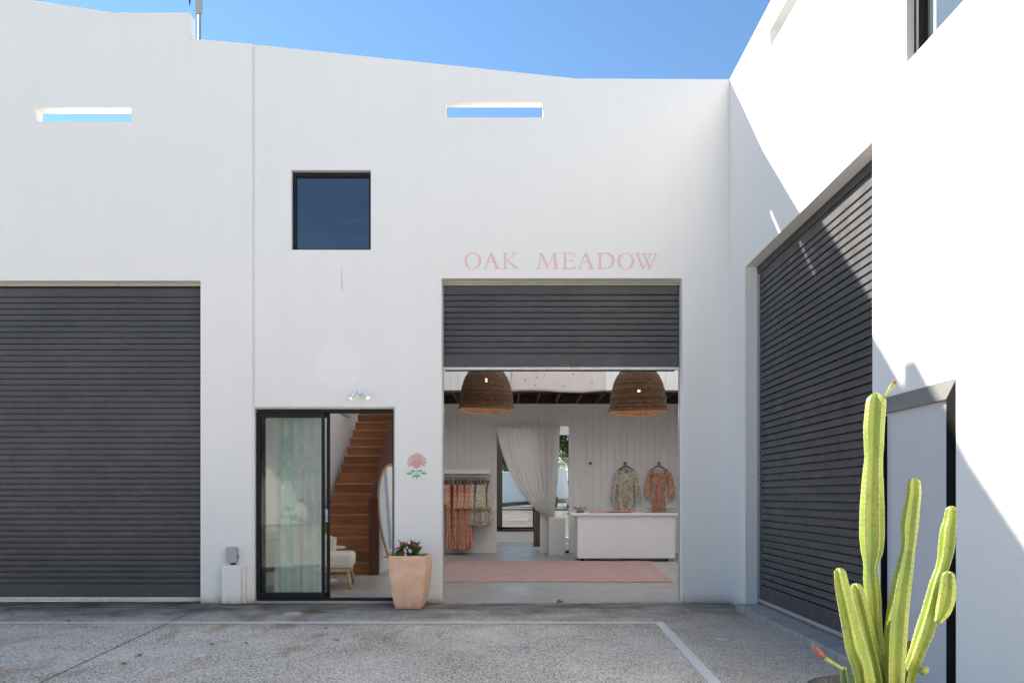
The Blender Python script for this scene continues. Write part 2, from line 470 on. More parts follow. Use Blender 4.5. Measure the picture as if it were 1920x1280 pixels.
M['cactusbrown'] = simple('corky_brown_cactus_skin', (.17,.15,.055), .7, .35, 18, .4, 60)
M['spine'] = simple('brown_cactus_spine', (.10,.06,.03), .8, .2, 20)
M['rim'] = simple('pale_rib_edge', (.55,.52,.28), .6, .25, 40)
M['bud'] = simple('red_green_bud', (.20,.062,.036), .5, .3, 25)
M['budgreen'] = simple('yellow_green_stalk', (.28,.33,.07), .5, .2, 25)
M['drygrass'] = leafmat('dry_grass_blade', (.45,.36,.17), (.34,.42,.10), .3)
M['tub'] = simple('black_plastic_tub', (.02,.02,.022), .5, .2, 10)
M['boxgrey'] = simple('grey_enclosure_plastic', (.40,.42,.46), .45, .04, 10)
M['plastic'] = simple('white_light_plastic', (.80,.80,.81), .35, .02, 10)
M['carwhite'] = simple('white_car_paint', (.80,.80,.80), .18, .01, 2)
M['cardark'] = simple('dark_car_glass', (.02,.025,.03), .08, .1, 2)
M['tyre'] = simple('black_tyre_rubber', (.02,.02,.02), .8, .2, 10)
M['chrome'] = simple('brushed_wheel_metal', (.55,.55,.56), .3, .05, 10, metal=.8)
M['bulb'] = emis('warm_glowing_bulb', (1.0,.55,.22), 3)
M['lens'] = emis('warm_lamp_lens', (1.0,.80,.60), 1.3)
def patchmat():
    m, nt, b = new_mat('pastel_patchwork_cloth')
    v = coord(nt, (4.2,.001,2.6))
    fl = nt.nodes.new('ShaderNodeVectorMath'); fl.operation = 'FLOOR'; nt.links.new(v, fl.inputs[0])
    wn = nt.nodes.new('ShaderNodeTexWhiteNoise'); nt.links.new(fl.outputs[0], wn.inputs[0])
    c = ramp(nt, wn.outputs[0], [(0,(.68,.85,.74)),(.14,(.90,.90,.88)),(.38,(.78,.88,.85)),(.52,(.90,.87,.87)),(.74,(.74,.87,.76)),(.82,(.84,.86,.90)),(.97,(.86,.82,.78))], 'CONSTANT')
    c = mix(nt, 1.0, c, ramp(nt, noise(nt, coord(nt), 9, 4), [(.3,.9),(.7,1.05)]), 'MULTIPLY')
    nt.links.new(c, b.inputs['Base Color']); b.inputs['Roughness'].default_value = .9
    t = nt.nodes.new('ShaderNodeBsdfTranslucent'); nt.links.new(c, t.inputs[0])
    ms = nt.nodes.new('ShaderNodeMixShader'); ms.inputs[0].default_value = .4
    nt.links.new(b.outputs[0], ms.inputs[1]); nt.links.new(t.outputs[0], ms.inputs[2])
    nt.links.new(ms.outputs[0], nt.nodes['Material Output'].inputs[0])
    return m
M['patch'] = patchmat()
def wicker():
    m, nt, b = new_mat('woven_seagrass')
    v = coord(nt)
    c = ramp(nt, noise(nt, coord(nt,(1,1,7)), 16, 6, .7), [(.32,(.030,.014,.007)),(.52,(.115,.052,.022)),(.74,(.30,.155,.070))])
    nt.links.new(c, b.inputs['Base Color']); b.inputs['Roughness'].default_value = .8
    bump(nt, b, noise(nt, coord(nt,(1,1,4)), 70, 4, .7), .8, .01)
    return m
M['wicker'] = wicker()
M['wickerrim'] = simple('pale_wicker_rim', (.17,.085,.035), .8, .3, 60)
mm_, nt_, b_ = new_mat('silvered_mirror'); b_.inputs['Metallic'].default_value = 1; b_.inputs['Roughness'].default_value = .03
b_.inputs['Base Color'].default_value = (.85,.85,.85,1); M['mirror'] = mm_
m_, nt_, b_ = new_mat('milky_fill_sheet')  # translucent sheet for the roof openings added as fill light
nt_.nodes.remove(b_); t_ = nt_.nodes.new('ShaderNodeBsdfTranslucent'); t_.inputs[0].default_value = (.92,.92,.90,1)
nt_.links.new(t_.outputs[0], nt_.nodes['Material Output'].inputs[0]); M['added_skylight'] = m_

# ================================================================== setting: ground, floor, painted lines
YF = 8.56; XW = 2.55; GZ = -0.02; TH = 0.12
def fx(px): return PX(px, YF)
def fz(py): return PZ(py, YF)
def groundpt(px, py):
    Y = (EYE - GZ) * F / (py - HOR); return (PX(px, Y), Y)

def ground_h(y):
    if y < 22: return GZ
    if y < 34: return GZ + (y-22)/12*.62
    return GZ + .62
b = MB()
xs = [-400,-60,-15,15,60,400]; ys = [-300,-40,0,8,20,22,24,26,28,30,32,34,60,400]
for j in range(len(ys)-1):
    for i in range(len(xs)-1):
        b.add([(xs[i],ys[j],ground_h(ys[j])),(xs[i+1],ys[j],ground_h(ys[j])),(xs[i+1],ys[j+1],ground_h(ys[j+1])),(xs[i],ys[j+1],ground_h(ys[j+1]))],[(0,1,2,3)])
tag(b.build('ground', M['ground'], origin=(0,0,0), weld=True), kind='structure')
# interior slab (one polished floor)
b = MB(); b.box(-3.35, 4.0, YF+.002, 19.9, -.3, 0.0)
tag(b.build('shop_floor', M['slab'], bevel=.008), kind='structure')
b = MB(); b.box(XW-.10, XW+.42, 5.1, 8.02, -.1, .055); 
tag(b.build('concrete_sill', M['conc'], bevel=.012), kind='structure')
# painted parking lines, 4 mm above the ground
L1y = groundpt(960,1167)[1]; p1 = groundpt(1237,1167); p2 = groundpt(1340,1280)
b = MB()
def strip(b, a, c, wd, z=.004, n=1):
    a = Vector((*a, GZ+z)); c = Vector((*c, GZ+z)); d = (c-a).normalized(); s = Vector((-d.y, d.x, 0))*wd/2
    b.add([a+s, a-s, c-s, c+s], [(3,2,1,0)] if True else [])
b.add([(-14,L1y-.045,GZ+.004),(p1[0]+.04,L1y-.045,GZ+.004),(p1[0]+.04,L1y+.045,GZ+.004),(-14,L1y+.045,GZ+.004)],[(0,1,2,3)])
d = Vector((p2[0]-p1[0], p2[1]-p1[1])); 
q = Vector((p1[0], L1y-.046)); e = q + d*3.2
b.add([(e.x-.045,e.y,GZ+.004),(e.x+.045,e.y,GZ+.004),(q.x+.04,q.y,GZ+.004),(q.x-.045,q.y,GZ+.004)],[(0,1,2,3)])
tag(b.build('painted_parking_line', M['line']), kind='structure')
# sawn joint in the paving
b = MB(); a = groundpt(75,1280); c = groundpt(395,1130)
dv = Vector((c[0]-a[0], c[1]-a[1])); a2 = Vector(a) - dv*1.2
for s0, s1, mt in ((-.005, .005, 'gap'),):
    b.add([(a2.x+s0,a2.y,GZ+.003),(a2.x+s1,a2.y,GZ+.003),(c[0]+s1,c[1]-.01,GZ+.003),(c[0]+s0,c[1]-.01,GZ+.003)],[(0,1,2,3)])
tag(b.build('paving_joint', M['gap']), kind='structure')

# ================================================================== wall builder: panels with openings, stepped / sloped tops
def wall_mesh(us, zs, holes, top, place, thick, segs=None):
    """us, zs cut lines; holes [(u0,u1,z0,z1)]; top(u)->z ; place(u, d, z)->xyz with d = depth into wall"""
    b = MB()
    nu, nz = len(us)-1, len(zs)
    def solid(i, j):
        if i < 0 or i >= nu or j < 0 or j >= nz: return False
        uc = (us[i]+us[i+1])/2; zc = (zs[j]+zs[j+1])/2 if j < nz-1 else zs[j]+.001
        return not any(u0 < uc < u1 and z0 < zc < z1 for u0,u1,z0,z1 in holes)
    def zt(j, u): return zs[j] if j < nz else top(u)
    def quad(p): b.add(p, [(0,1,2,3)])
    for i in range(nu):
        ua, ub = us[i], us[i+1]
        for j in range(nz):
            if not solid(i, j): continue
            ea, eb = ua+1e-4, ub-1e-4
            za0, zb0, za1, zb1 = zt(j,ea), zt(j,eb), zt(j+1,ea), zt(j+1,eb)
            if j == nz-1 and i < nu-1:
                zn = top(ub+1e-4)
                if abs(zn-zb1) > .02: quad([place(ub,0,zn), place(ub,thick,zn), place(ub,thick,zb1), place(ub,0,zb1)])
            quad([place(ua,0,za0), place(ub,0,zb0), place(ub,0,zb1), place(ua,0,za1)])
            quad([place(ub,thick,zb0), place(ua,thick,za0), place(ua,thick,za1), place(ub,thick,zb1)])
            if not solid(i-1, j): quad([place(ua,thick,za0), place(ua,0,za0), place(ua,0,za1), place(ua,thick,za1)])
            if not solid(i+1, j): quad([place(ub,0,zb0), place(ub,thick,zb0), place(ub,thick,zb1), place(ub,0,zb1)])
            if not solid(i, j-1): quad([place(ua,thick,za0), place(ub,thick,zb0), place(ub,0,zb0), place(ua,0,za0)])
            if not solid(i, j+1): quad([place(ua,0,za1), place(ub,0,zb1), place(ub,thick,zb1), place(ua,thick,za1)])
    return b
def cuts(vals, step=None): return sorted(set(round(v, 5) for v in vals))

def interp(u, pts):
    for (a, za), (c, zc) in zip(pts, pts[1:]):
        if u <= c: return za + (zc-za)*(u-a)/(c-a)
    return pts[-1][1]

Z0 = -.06
front = lambda u, d, z: (u, YF + d, z)
# ---- centre unit (the shop)
shop = thing('shop_building', 'white rendered shop unit with open roller door and pink lettering above it', 'building', (0, YF, 0), 'white warehouse units around the yard')
sx0, sx1 = fx(477), XW+.13
roll = (fx(828), fx(1279), 0, fz(522))
slide = (fx(477), fx(740), 0, fz(763))
win = (fx(546), fx(695), fz(468), fz(319))
slot = (fx(836), fx(1018), fz(220), fz(192))
topS = [(fx(470), fz(82.5)), (fx(1080), fz(147)), (XW+.2, fz(148.5))]
us = cuts([sx0, sx1, roll[0], roll[1], slide[1], win[0], win[1], slot[0], slot[1], fx(1080)])
zs = cuts([Z0, roll[3], slide[3], win[2], win[3], slot[2], slot[3]])
holes = [(roll[0],roll[1],-1,roll[3]), (slide[0]-1,slide[1],-1,slide[3]), win, slot]
wm = wall_mesh(us, zs, holes, lambda u: interp(u, topS), front, TH)
wm.build('wall', M['wall'], shop, bevel=.006, weld=True)
# thicker piers behind the openings (reveals as deep as the photo shows) are the wall thickness itself

# ---- left unit
left = thing('warehouse_building', 'white rendered warehouse unit left of the shop, with its roller door shut', 'building', (-5, YF, 0), 'white warehouse units around the yard')
lx1 = fx(472.5); xs_ = fx(356)
lroll = (-6.46, fx(376), 0, fz(526))
lslot = (fx(66), fx(246), fz(229), fz(202))
topL1 = [(-11, fz(24)+.155*(fx(211)+11)*.6), (fx(211)-1.6, fz(24)+.155*1.6), (fx(211), fz(24)), (xs_+1, fz(24))]
topL2 = [(xs_-.1, fz(71.5)), (lx1, fz(82.5))]
def topL(u): return interp(u, topL1)
us = cuts([-11, lroll[0], lslot[0], lslot[1], fx(211)-1.6, fx(211), xs_, lroll[1], lx1])
zs = cuts([Z0, lroll[3], lslot[2], lslot[3]])
b = wall_mesh(us, zs, [(lroll[0], lroll[1], -1, lroll[3]), lslot], lambda u: topL(u) if u < xs_ else interp(u, topL2), front, .14)
b.build('wall', M['wall'], left, weld=True)
# sealed joint between the two units
b = MB(); b.box(lx1-.002, sx0+.002, YF+.022, YF+.12, slide[3], fz(83.5)); b.build('joint_filler', M['wall'], shop)
b = MB(); b.box(lx1-.001, sx0-.003, YF+.012, YF+.1, Z0, slide[3]-.002); b.build('joint_filler', M['wall'], shop)

# ---- right wing
wing = thing('wing_building', 'sunlit white rendered wing on the right with a shut roller door', 'building', (XW, 5, 0), 'white warehouse units around the yard')
side = lambda u, d, z: (XW + d, -u, z)         # u = -Y so that the panel faces -X
def wy(px): return XW * F / (px - 960.0)
sroll = (-wy(1397), -wy(1635), 0, 3.735)
swin = (-wy(1699), -3.72, 4.03, 4.98)
sslot = (-wy(1443.5), -6.05, 5.655, 5.83)
yN, yFar = wy(1649), wy(1791.5)
niche = (-wy(1650), -wy(1791.5), 0.0, 1.904)
us = cuts([-YF+.001, sroll[0], sroll[1], swin[0], swin[1], sslot[0], sslot[1], niche[0], niche[1], 4.0])
zs = cuts([Z0, sroll[3], swin[2], swin[3], sslot[2], sslot[3], niche[3]])
b = wall_mesh(us, zs, [(sroll[0],sroll[1],-1,sroll[3]), swin, sslot, (niche[0],niche[1],-1,niche[3])], lambda u: fz(148.5), side, .135)
b.build('wall', M['wall'], wing, bevel=.006, weld=True)

# ---- roller shutters
def curtain_pts(z0, z1, pitch=.0695):
    """vertical profile (depth, z) of a ribbed curtain, bottom to top"""
    pts = []; z = z0 + .17
    pts += [(0.0, z0), (0.0, z0+.155)]
    while z < z1 - pitch:
        pts += [(.001, z-.0155), (.026, z-.013), (.026, z-.003), (.0, z+.0005), (-.0015, z+.006), (.002, z+.012), (.002, z+.050)]
        z += pitch
    pts += [(.002, z1)]
    return pts
def curtain(name, x0, x1, z0, z1, place, parent, mat):
    pts = curtain_pts(z0, z1); b = MB()
    vs = [place(x0, d, z) for d, z in pts] + [place(x1, d, z) for d, z in pts]; n = len(pts)
    b.add(vs, [(i, i+n, i+n+1, i+1) for i in range(n-1)])
    o = b.build(name, mat, parent); m = o.modifiers.new('solid', 'SOLIDIFY'); m.thickness = .006; m.offset = -1
    return o
YC = YF + TH + .01
# left door, shut
rd = MB(); rd.box(lroll[0]-.05, lroll[1]+.08, YF+.142, YF+.19, lroll[3]-.020, lroll[3]+.25)
rdo = rd.build('roller_door', M['trim'], left)
b = MB(); b.box(lroll[0]-.05, lroll[1]+.08, YF+.175, YF+.20, lroll[3]-.06, lroll[3]-.0201); b.build('drum_gap_shade', M['black'], rdo)  # black bar standing in for the shade above the curtain
curtain('curtain', lroll[0]-.05, lroll[1]+.05, .03, lroll[3]-.05, lambda u,d,z: (u, YF+.15+d, z), rdo, M['shutter'])
b = MB(); b.box(lroll[0], lroll[1]-.005, YF+.132, YF+.162, -.012, .028); b.build('bottom_rail', M['alu'], rdo, bevel=.006)
# shop door, raised
rd = MB(); rd.box(roll[0]-.05, roll[1]+.05, YF+TH+.002, YF+TH+.016, roll[3]-.042, roll[3]+.3)
rdo = rd.build('roller_door', M['trim'], shop)
b = MB(); b.box(roll[0]-.05, roll[1]+.05, YF+TH+.0005, YF+TH+.0019, roll[3]-.026, roll[3]-.019); b.build('drum_gap_shade', M['joist'], rdo)  # dark strip painting the shaded line at the door head
zb = PZ(690, YC)
curtain('curtain', roll[0]-.04, roll[1]+.03, zb+.012, roll[3]-.02, lambda u,d,z: (u, YC+.01+d, z), rdo, M['shutter'])
b = MB(); b.box(roll[0]-.01, roll[1]-.006, YC-.012, YC+.028, zb-.022, zb+.012); br = b.build('bottom_rail', M['alu'], rdo, bevel=.006)
b = MB(); b.box(roll[0]+.03, roll[1]-.06, YC-.004, YC+.02, zb-.036, zb-.0225); b.build('rubber_seal', M['tyre'], br)
def badge(cx, cz, Y, parent):
    b = MB(); b.box(cx-.045, cx+.045, Y-.003, Y, cz-.013, cz+.013); o = b.build('name_plate', simple_gold, parent)
    b = MB(); b.box(cx-.038, cx+.038, Y-.0045, Y-.003, cz-.008, cz+.008)
    b.build('plate_face', M['black'], o)
simple_gold = simple('dull_yellow_plate', (.42,.36,.18), .5, .2, 30)
b = MB(); b.box(roll[0]-.05, roll[1]+.05, YF+TH+.05, YF+TH+.35, roll[3]-.05, roll[3]+.32); b.build('shutter_drum', M['shutter'], rdo)
badge(PX(1060,YC), PZ(687.5,YC)+.012, YC+.004, rdo)
for xx in (roll[0]-.02, roll[1]-.004):
    b = MB(); b.box(xx, xx+.03, YF+TH+.002, YF+.19, .0, roll[3]-.06); b.build('guide_rail', M['boxgrey'], rdo)
# wing door, shut
XS = XW + .15
b = MB(); b.box(XS-.012, XS+.06, wy(1635)-.05, wy(1397)+.05, 3.66, 4.0); rdo = b.build('roller_door', M['shutter'], wing)
curtain('curtain', -wy(1397)-.05, -wy(1635)+.06, .115, 3.68, lambda u,d,z: (XS+d, -u, z), rdo, M['shutter'])
b = MB(); b.box(XS-.015, XS+.02, wy(1635)-.05, wy(1397)-.01, .085, .115); b.build('bottom_rail', M['boxgrey'], rdo, bevel=.005)
b = MB(); b.box(XS-.012, XS+.05, wy(1397)-.022, wy(1397)+.04, .05, 3.66); b.build('guide_rail', M['boxgrey'], rdo)
b = MB(); yb = 2.70*F/(1523-960); b.box(XS-.004, XS-.001, yb-.04, yb+.04, .165, .19); o = b.build('name_plate', simple_gold, rdo)
b = MB(); b.box(XS-.0055, XS-.004, yb-.034, yb+.034, .170, .185); b.build('plate_face', M['black'], o)
b = MB(); b.box(XS-.01, XS+.2, wy(1635)-.05, wy(1397)+.04, .0551, .084); b.build('door_threshold', simple('brown_packing_timber', (.22,.15,.10), .9, .25, 10), wing)

# ---- wing: framed panel near the camera
fr = MB(); y0, y1 = wy(1791.5), wy(1650)
zt_ = 1.904; X0 = XW + .004; ws = .098
darkstile = simple('black_door_stile', (.006,.006,.0065), .8, .15, 6, spec=.1)
greyrail = simple('grey_zinc_head_rail', (.20,.20,.195), .55, .08, 6, .2, 60)
pp = MB(); pp.box(XW+.035, XW+.06, y0+ws-.01, y1-.02, -.02, zt_-.10); pn = pp.build('panel_door', simple('pale_grey_door_panel', (.56,.565,.58), .5, .02, 2), wing)
b = MB()   # splayed head rail: bevelled inwards
b.poly_x([(0,0)]*0 or [(y0, zt_), (y1, zt_), (y1-.03, zt_-.105), (y0+ws, zt_-.105)], X0, X0+.05); b.build('head_rail', greyrail, pn, bevel=.004)
b = MB(); b.poly_x([(y0, zt_-.003), (y0+ws-.002, zt_-.107), (y0+ws-.002, -.02), (y0, -.02)], X0-.002, X0+.05); b.build('stile', darkstile, pn, bevel=.004)
b = MB(); b.box(X0, X0+.05, y1-.03, y1, -.02, zt_-.12); b.build('stile', darkstile, pn)

# ---- wing: window; the blind behind is coloured for sky reflected in the pane
YW1 = wy(1699)
b = MB()
wx = XW + .05
b.box(wx, wx+.06, YW1-.055, YW1-.004, 4.034, 4.976); b.box(wx, wx+.06, 3.724, 3.78, 4.034, 4.976)
b.box(wx+.001, wx+.059, 3.78, YW1-.055, 4.034, 4.075); b.box(wx+.001, wx+.059, 3.78, YW1-.055, 4.93, 4.976)
wfo = b.build('window', M['black'], wing)
b = MB(); b.box(wx+.03, wx+.034, 3.77, YW1-.05, 4.07, 4.935); b.build('pane', M['glass'], wfo)
b = MB(); b.box(wx+.07, wx+.085, YW1-.13, YW1-.06, 4.03, 4.98); b.build('frame_lining', M['trim'], wfo)
b = MB(); b.box(wx+.072, wx+.08, 3.7, YW1-.131, 4.03, 4.98); b.build('blind', simple('sky_tinted_blind', (.085,.105,.145), .8, .1, 20), wfo)  # blue-grey base paints in the reflected sky

# ---- roofs (hidden behind the parapets), party walls; milky sheets added in the shop roof brighten the interior
RZ = 5.42
def roof_with_holes(x0, x1, y0, y1, rects, z0, z1, parent, mat):
    xs = cuts([x0, x1] + [r[0] for r in rects] + [r[1] for r in rects]); ys = cuts([y0, y1] + [r[2] for r in rects] + [r[3] for r in rects])
    b = MB()
    for i in range(len(xs)-1):
        for j in range(len(ys)-1):
            xc, yc = (xs[i]+xs[i+1])/2, (ys[j]+ys[j+1])/2
            if any(r[0]<xc<r[1] and r[2]<yc<r[3] for r in rects): continue
            b.box(xs[i], xs[i+1], ys[j], ys[j+1], z0, z1)
    return b.build('roof', mat, parent)
ADDED_SKY = [(-1.5, 1.25, 8.8, 14.0), (1.35, 3.95, 8.8, 14.0), (-.5, 3.0, 14.2, 19.6)]  # unseen roof openings added to let more light into the shop
rf = roof_with_holes(-3.4, 4.05, YF+TH+.001, 20.0, ADDED_SKY, RZ, RZ+.08, shop, M['ceil'])
for r in ADDED_SKY:
    b = MB(); b.add([(r[0],r[2],RZ+.05),(r[1],r[2],RZ+.05),(r[1],r[3],RZ+.05),(r[0],r[3],RZ+.05)],[(0,1,2,3)]); b.build('added_skylight', M['added_skylight'], rf)
b = MB(); b.box(-11, -3.402, YF+.142, 20, RZ, RZ+.08); b.build('roof', M['roof'], left)
b = MB(); b.box(XW+.137, 11, -4, YF-.01, RZ, RZ+.08); b.build('roof', M['roof'], wing)
b = MB(); b.box(4.052, 11, YF-.009, 20, RZ+.001, RZ+.079); b.build('roof', M['roof'], wing)
# interior shell of the shop
b = MB(); b.box(-3.45, -3.35, YF+.145, 19.9, 0, RZ-.001); b.build('inner_wall', M['white'], shop)
b = MB(); b.box(4.0, 4.1, YF+.145, 19.9, 0, RZ-.001); b.build('inner_wall', M['white'], shop)
b = MB(); b.box(XW+.14, 4.0, YF-.02, YF+TH+.02, 0, RZ-.001); b.build('inner_wall', M['white'], shop)

YB = 15.9                                   # board-lined back wall
def bx_(px): return PX(px, YB)
def bz_(py): return PZ(py, YB)
def vj(b, x0, x1, z0, z1, y, pitch=.148, g=.009, dp=.012):
    """tongue and groove boards: an extruded profile along z"""
    k0 = math.ceil(x0/pitch); pts = [(x0, 0)]
    while k0*pitch < x1 - g:
        xx = k0*pitch
        if xx - g > x0: pts += [(xx-g/2, 0), (xx-g/5, dp), (xx+g/5, dp), (xx+g/2, 0)]
        k0 += 1
    pts += [(x1, 0)]; n = len(pts)
    vs = [(x, y+d, z0) for x, d in pts] + [(x, y+d, z1) for x, d in pts]
    b.add(vs, [(i, i+1, i+1+n, i+n) for i in range(n-1)])
    b.box(x0, x1, y+dp+.001, y+.12, z0, z1)
OX0, OX1, OZ = bx_(930), bx_(1068), bz_(797)
WTOP = 3.24
b = MB(); vj(b, -2.04, OX0, 0, WTOP, YB); vj(b, OX1, 3.999, 0, WTOP, YB); vj(b, OX0, OX1, OZ, WTOP, YB)
bw = b.build('board_lined_wall', M['white'], shop)
b = MB(); b.box(-2.04, OX0-.036, YB-.016, YB-.001, 0, bz_(1019)); b.build('skirting', M['white'], bw, bevel=.004)
b = MB(); b.box(OX1+.036, 3.999, YB-.016, YB-.001, 0, bz_(1019)); b.build('skirting', M['white'], bw, bevel=.004)
b = MB(); b.box(-2.04, 3.999, YB-.022, YB-.001, WTOP-.045, WTOP); b.build('cornice', M['white'], bw, bevel=.004)
b = MB()                                    # door lining
b.box(OX0-.035, OX0+.012, YB-.02, YB+.13, 0, OZ+.03); b.box(OX1-.012, OX1+.035, YB-.02, YB+.13, 0, OZ+.03); b.box(OX0+.0121, OX1-.0121, YB-.02, YB+.13, OZ-.012, OZ+.03)
b.build('door_lining', M['white'], bw, bevel=.003)
px0, px1 = bx_(1013), bx_(1041)
b = MB(); b.box(px0, px1, YB-.015, YB+.12, 0, OZ-.0121); b.build('door_post', M['white'], bw, bevel=.003)
b = MB(); b.box(px1+.001, OX1-.0125, YB+.04, YB+.046, .05, OZ-.013); b.build('sidelight_pane', M['glass'], bw)
b = MB(); b.box(px1+.001, OX1-.0125, YB+.02, YB+.07, 0, .049); b.build('sidelight_rail', M['black'], bw)
# mezzanine: deck, joists, board-clad balustrade wall
YM = 14.1
mz = MB(); mz.box(-2.04, 3.999, YM+.06, YB+.12, WTOP+.19, WTOP+.24); mzo = mz.build('mezzanine', M['darkwood'], shop)
b = MB(); vj(b, -2.04, 3.999, WTOP+.035, 4.45, YM); b.build('balustrade_wall', M['white'], mzo)
b = MB(); b.box(-2.04, 3.999, YM-.006, YM+.10, WTOP+.0, WTOP+.034); b.build('edge_beam', M['joist'], mzo)
b = MB(); b.box(-2.04, 3.999, YB+.001, YB+.06, WTOP+.0005, WTOP+.189); b.build('closing_board', M['darkwood'], mzo)  # dark board added to shut out light from the rear room
for px in (848, 973, 1013, 1052, 1095, 1137, 1180, 1225, 1268, 930, 890):
    x = PX(px, YM); b = MB(); b.box(x-.02, x+.02, YM+.101, YB-.001, WTOP+.002, WTOP+.189); b.build('joist', M['joist'], mzo)
# rear room seen through the opening
YR = 19.8
rw = (PX(941,YR), PX(1001,YR), PZ(988,YR), 2.9); rw2 = (PX(1038,YR), PX(1075,YR), .12, 2.9)
us = cuts([-3.35, 4.0, rw[0], rw[1], rw2[0], rw2[1]]); zs = cuts([0, rw[2], rw[3], rw2[2]])
rear = lambda u, d, z: (u, YR + d, z)
b = wall_mesh(us, zs, [rw, rw2], lambda u: RZ-.001, rear, .12); rwo = b.build('rear_wall', M['white'], shop)
b = MB(); brn = simple('brown_window_stile', (.085,.068,.055), .6, .1, 6)
b.box(PX(928,YR-.05), rw[0]+.012, YR-.05, YR-.001, rw[2]-.06, 3.0); b.build('window_stile', brn, rwo)
b = MB(); b.box(PX(928,YR-.05), rw[1]+.04, YR-.06, YR-.0501, rw[2]-.05, rw[2]+.01); b.box(rw[1]-.03, rw[1]+.03, YR-.05, YR-.001, rw[2]-.02, 3.0); b.build('window_frame', M['black'], rwo)
b = MB(); b.box(rw[0], rw[1]-.03, YR+.05, YR+.056, rw[2], 2.9); b.build('pane', M['glass'], rwo)
b = MB(); b.box(-.8, rw[1]+.1, YR-.18, YR-.061, .29, .335); b.build('window_sill', M['newel'], rwo, bevel=.004)
b = MB(); b.box(-.8, rw[1]+.1, YR-.16, YR-.07, 0, .289); b.build('low_wall', M['white'], rwo)
# glazed reveal of sliding door opening
# ---- sliding door
SY = YF + .055
sd = MB()
sx_0, sx_1, sz1 = fx(477.5)+.004, fx(737), fz(766)
fw = .038
sd.box(sx_0, sx_0+fw, SY, SY+.10, .0, sz1); sd.box(sx_1-.018, sx_1, SY, SY+.10, .0, sz1)
sd.box(sx_0+fw, sx_1-.018, SY, SY+.10, sz1-fw, sz1); sd.box(sx_0+fw, sx_1-.018, SY, SY+.10, -.012, .028)
sdo = sd.build('sliding_door', M['black'], shop, bevel=.003)
b = MB(); b.box(slide[0]-.0, slide[1]-.002, YF+.02, SY-.001, sz1+.002, slide[3]-.001); b.box(sx_1+.002, slide[1]-.001, YF+.03, SY+.06, .0, sz1+.001); b.build('door_trim', M['trim'], sdo)
def leaf(name, pxa, pxb, y, glassmat, parent):
    xa, xb = PX(pxa,y), PX(pxb,y); s = .030
    b = MB(); b.box(xa, xa+s, y, y+.035, .03, sz1-fw-.002); b.box(xb-s*1.15, xb, y, y+.035, .03, sz1-fw-.002)
    b.box(xa+s, xb-s*1.15, y, y+.035, .03, .03+.06); b.box(xa+s, xb-s*1.15, y, y+.035, sz1-fw-.055, sz1-fw-.002)
    o = b.build(name, M['black'], parent, bevel=.003)
    b = MB(); b.box(xa+s-.004, xb-s*1.15+.004, y+.015, y+.021, .085, sz1-fw-.05); b.build('pane', glassmat, o)
    return o
leaf('door_leaf', 480, 608, SY+.008, M['glass_door'], sdo)
l2 = leaf('door_leaf', 492, 618, SY+.052, M['glass'], sdo)
b = MB(); hx = PX(611, SY); hz = PZ(966, SY)
b.box(hx-.014, hx+.014, SY+.018, SY+.05, hz-.075, hz+.075); b.tube([(hx+.006,SY+.02,hz+.05),(hx+.010,SY-.012,hz+.045),(hx+.010,SY-.012,hz-.03),(hx+.006,SY+.02,hz-.05)], .007, 8)
b.build('handle', M['boxgrey'], l2)
# ---- upper window
UY = YF + .045
u0, u1, v0, v1 = win[0]+.012, win[1]-.004, win[2]+.004, win[3]-.012
b = MB(); f = .03
b.box(u0, u0+f, UY, UY+.06, v0, v1); b.box(u1-f*.8, u1, UY, UY+.06, v0, v1); b.box(u0+f, u1-f*.8, UY, UY+.06, v0, v0+.018); b.box(u0+f, u1-f*.8, UY, UY+.06, v1-.042, v1)
uw = b.build('window', M['black'], shop, bevel=.002)
b = MB(); b.box(u0+f-.003, u1-f*.8+.003, UY+.03, UY+.036, v0+.015, v1-.04); b.build('pane', M['glass_blue'], uw)
# closed box shaped to keep the upper window dark, with a stair underside inside
b = MB(); b.box(-3.0, -1.2, 11.2, 11.3, 3.3, RZ-.001); b.box(-3.0, -1.2, YF+.13, 11.2, 3.3, 3.36); b.box(-1.2,-1.12, YF+.13, 11.3, 3.3, 5.28); b.box(-3.34,-1.44, YF+.13, 11.31, 5.281, 5.33); b.box(-3.34,-3.0,YF+.13,11.3,3.3,5.28)
b.build('loft_shade_box', simple('lilac_grey_lining', (.40,.38,.44), .8, .03, 3), shop)
lst = MB(); gm = simple('blue_grey_painted_timber', (.10,.11,.13), .6, .15, 5)
a = Vector((PX(540,9.6), 9.6, PZ(365,9.6))); c = Vector((PX(662,9.6), 9.6, PZ(490,9.6))); dd = (c-a).normalized(); nn = Vector((-dd.z, 0, dd.x))*.16
lst.poly_y([(a.x,a.z),(c.x,c.z),(c.x+nn.x*-1,c.z-nn.z*-1*-1),(a.x-nn.x,a.z-nn.z)][::1], 9.6, 9.66)
ls = lst.build('loft_stringer', gm, shop)
for px, py in ((594,383),(626,421),(652,453)):
    x, z = PX(px,9.7), PZ(py,9.7); b = MB(); b.box(x, x+1.2, 9.67, 10.3, z, z+.05); b.box(x, x+1.2, 9.9, 9.93, z+.0501, z+.17); b.build('loft_tread', gm, ls)

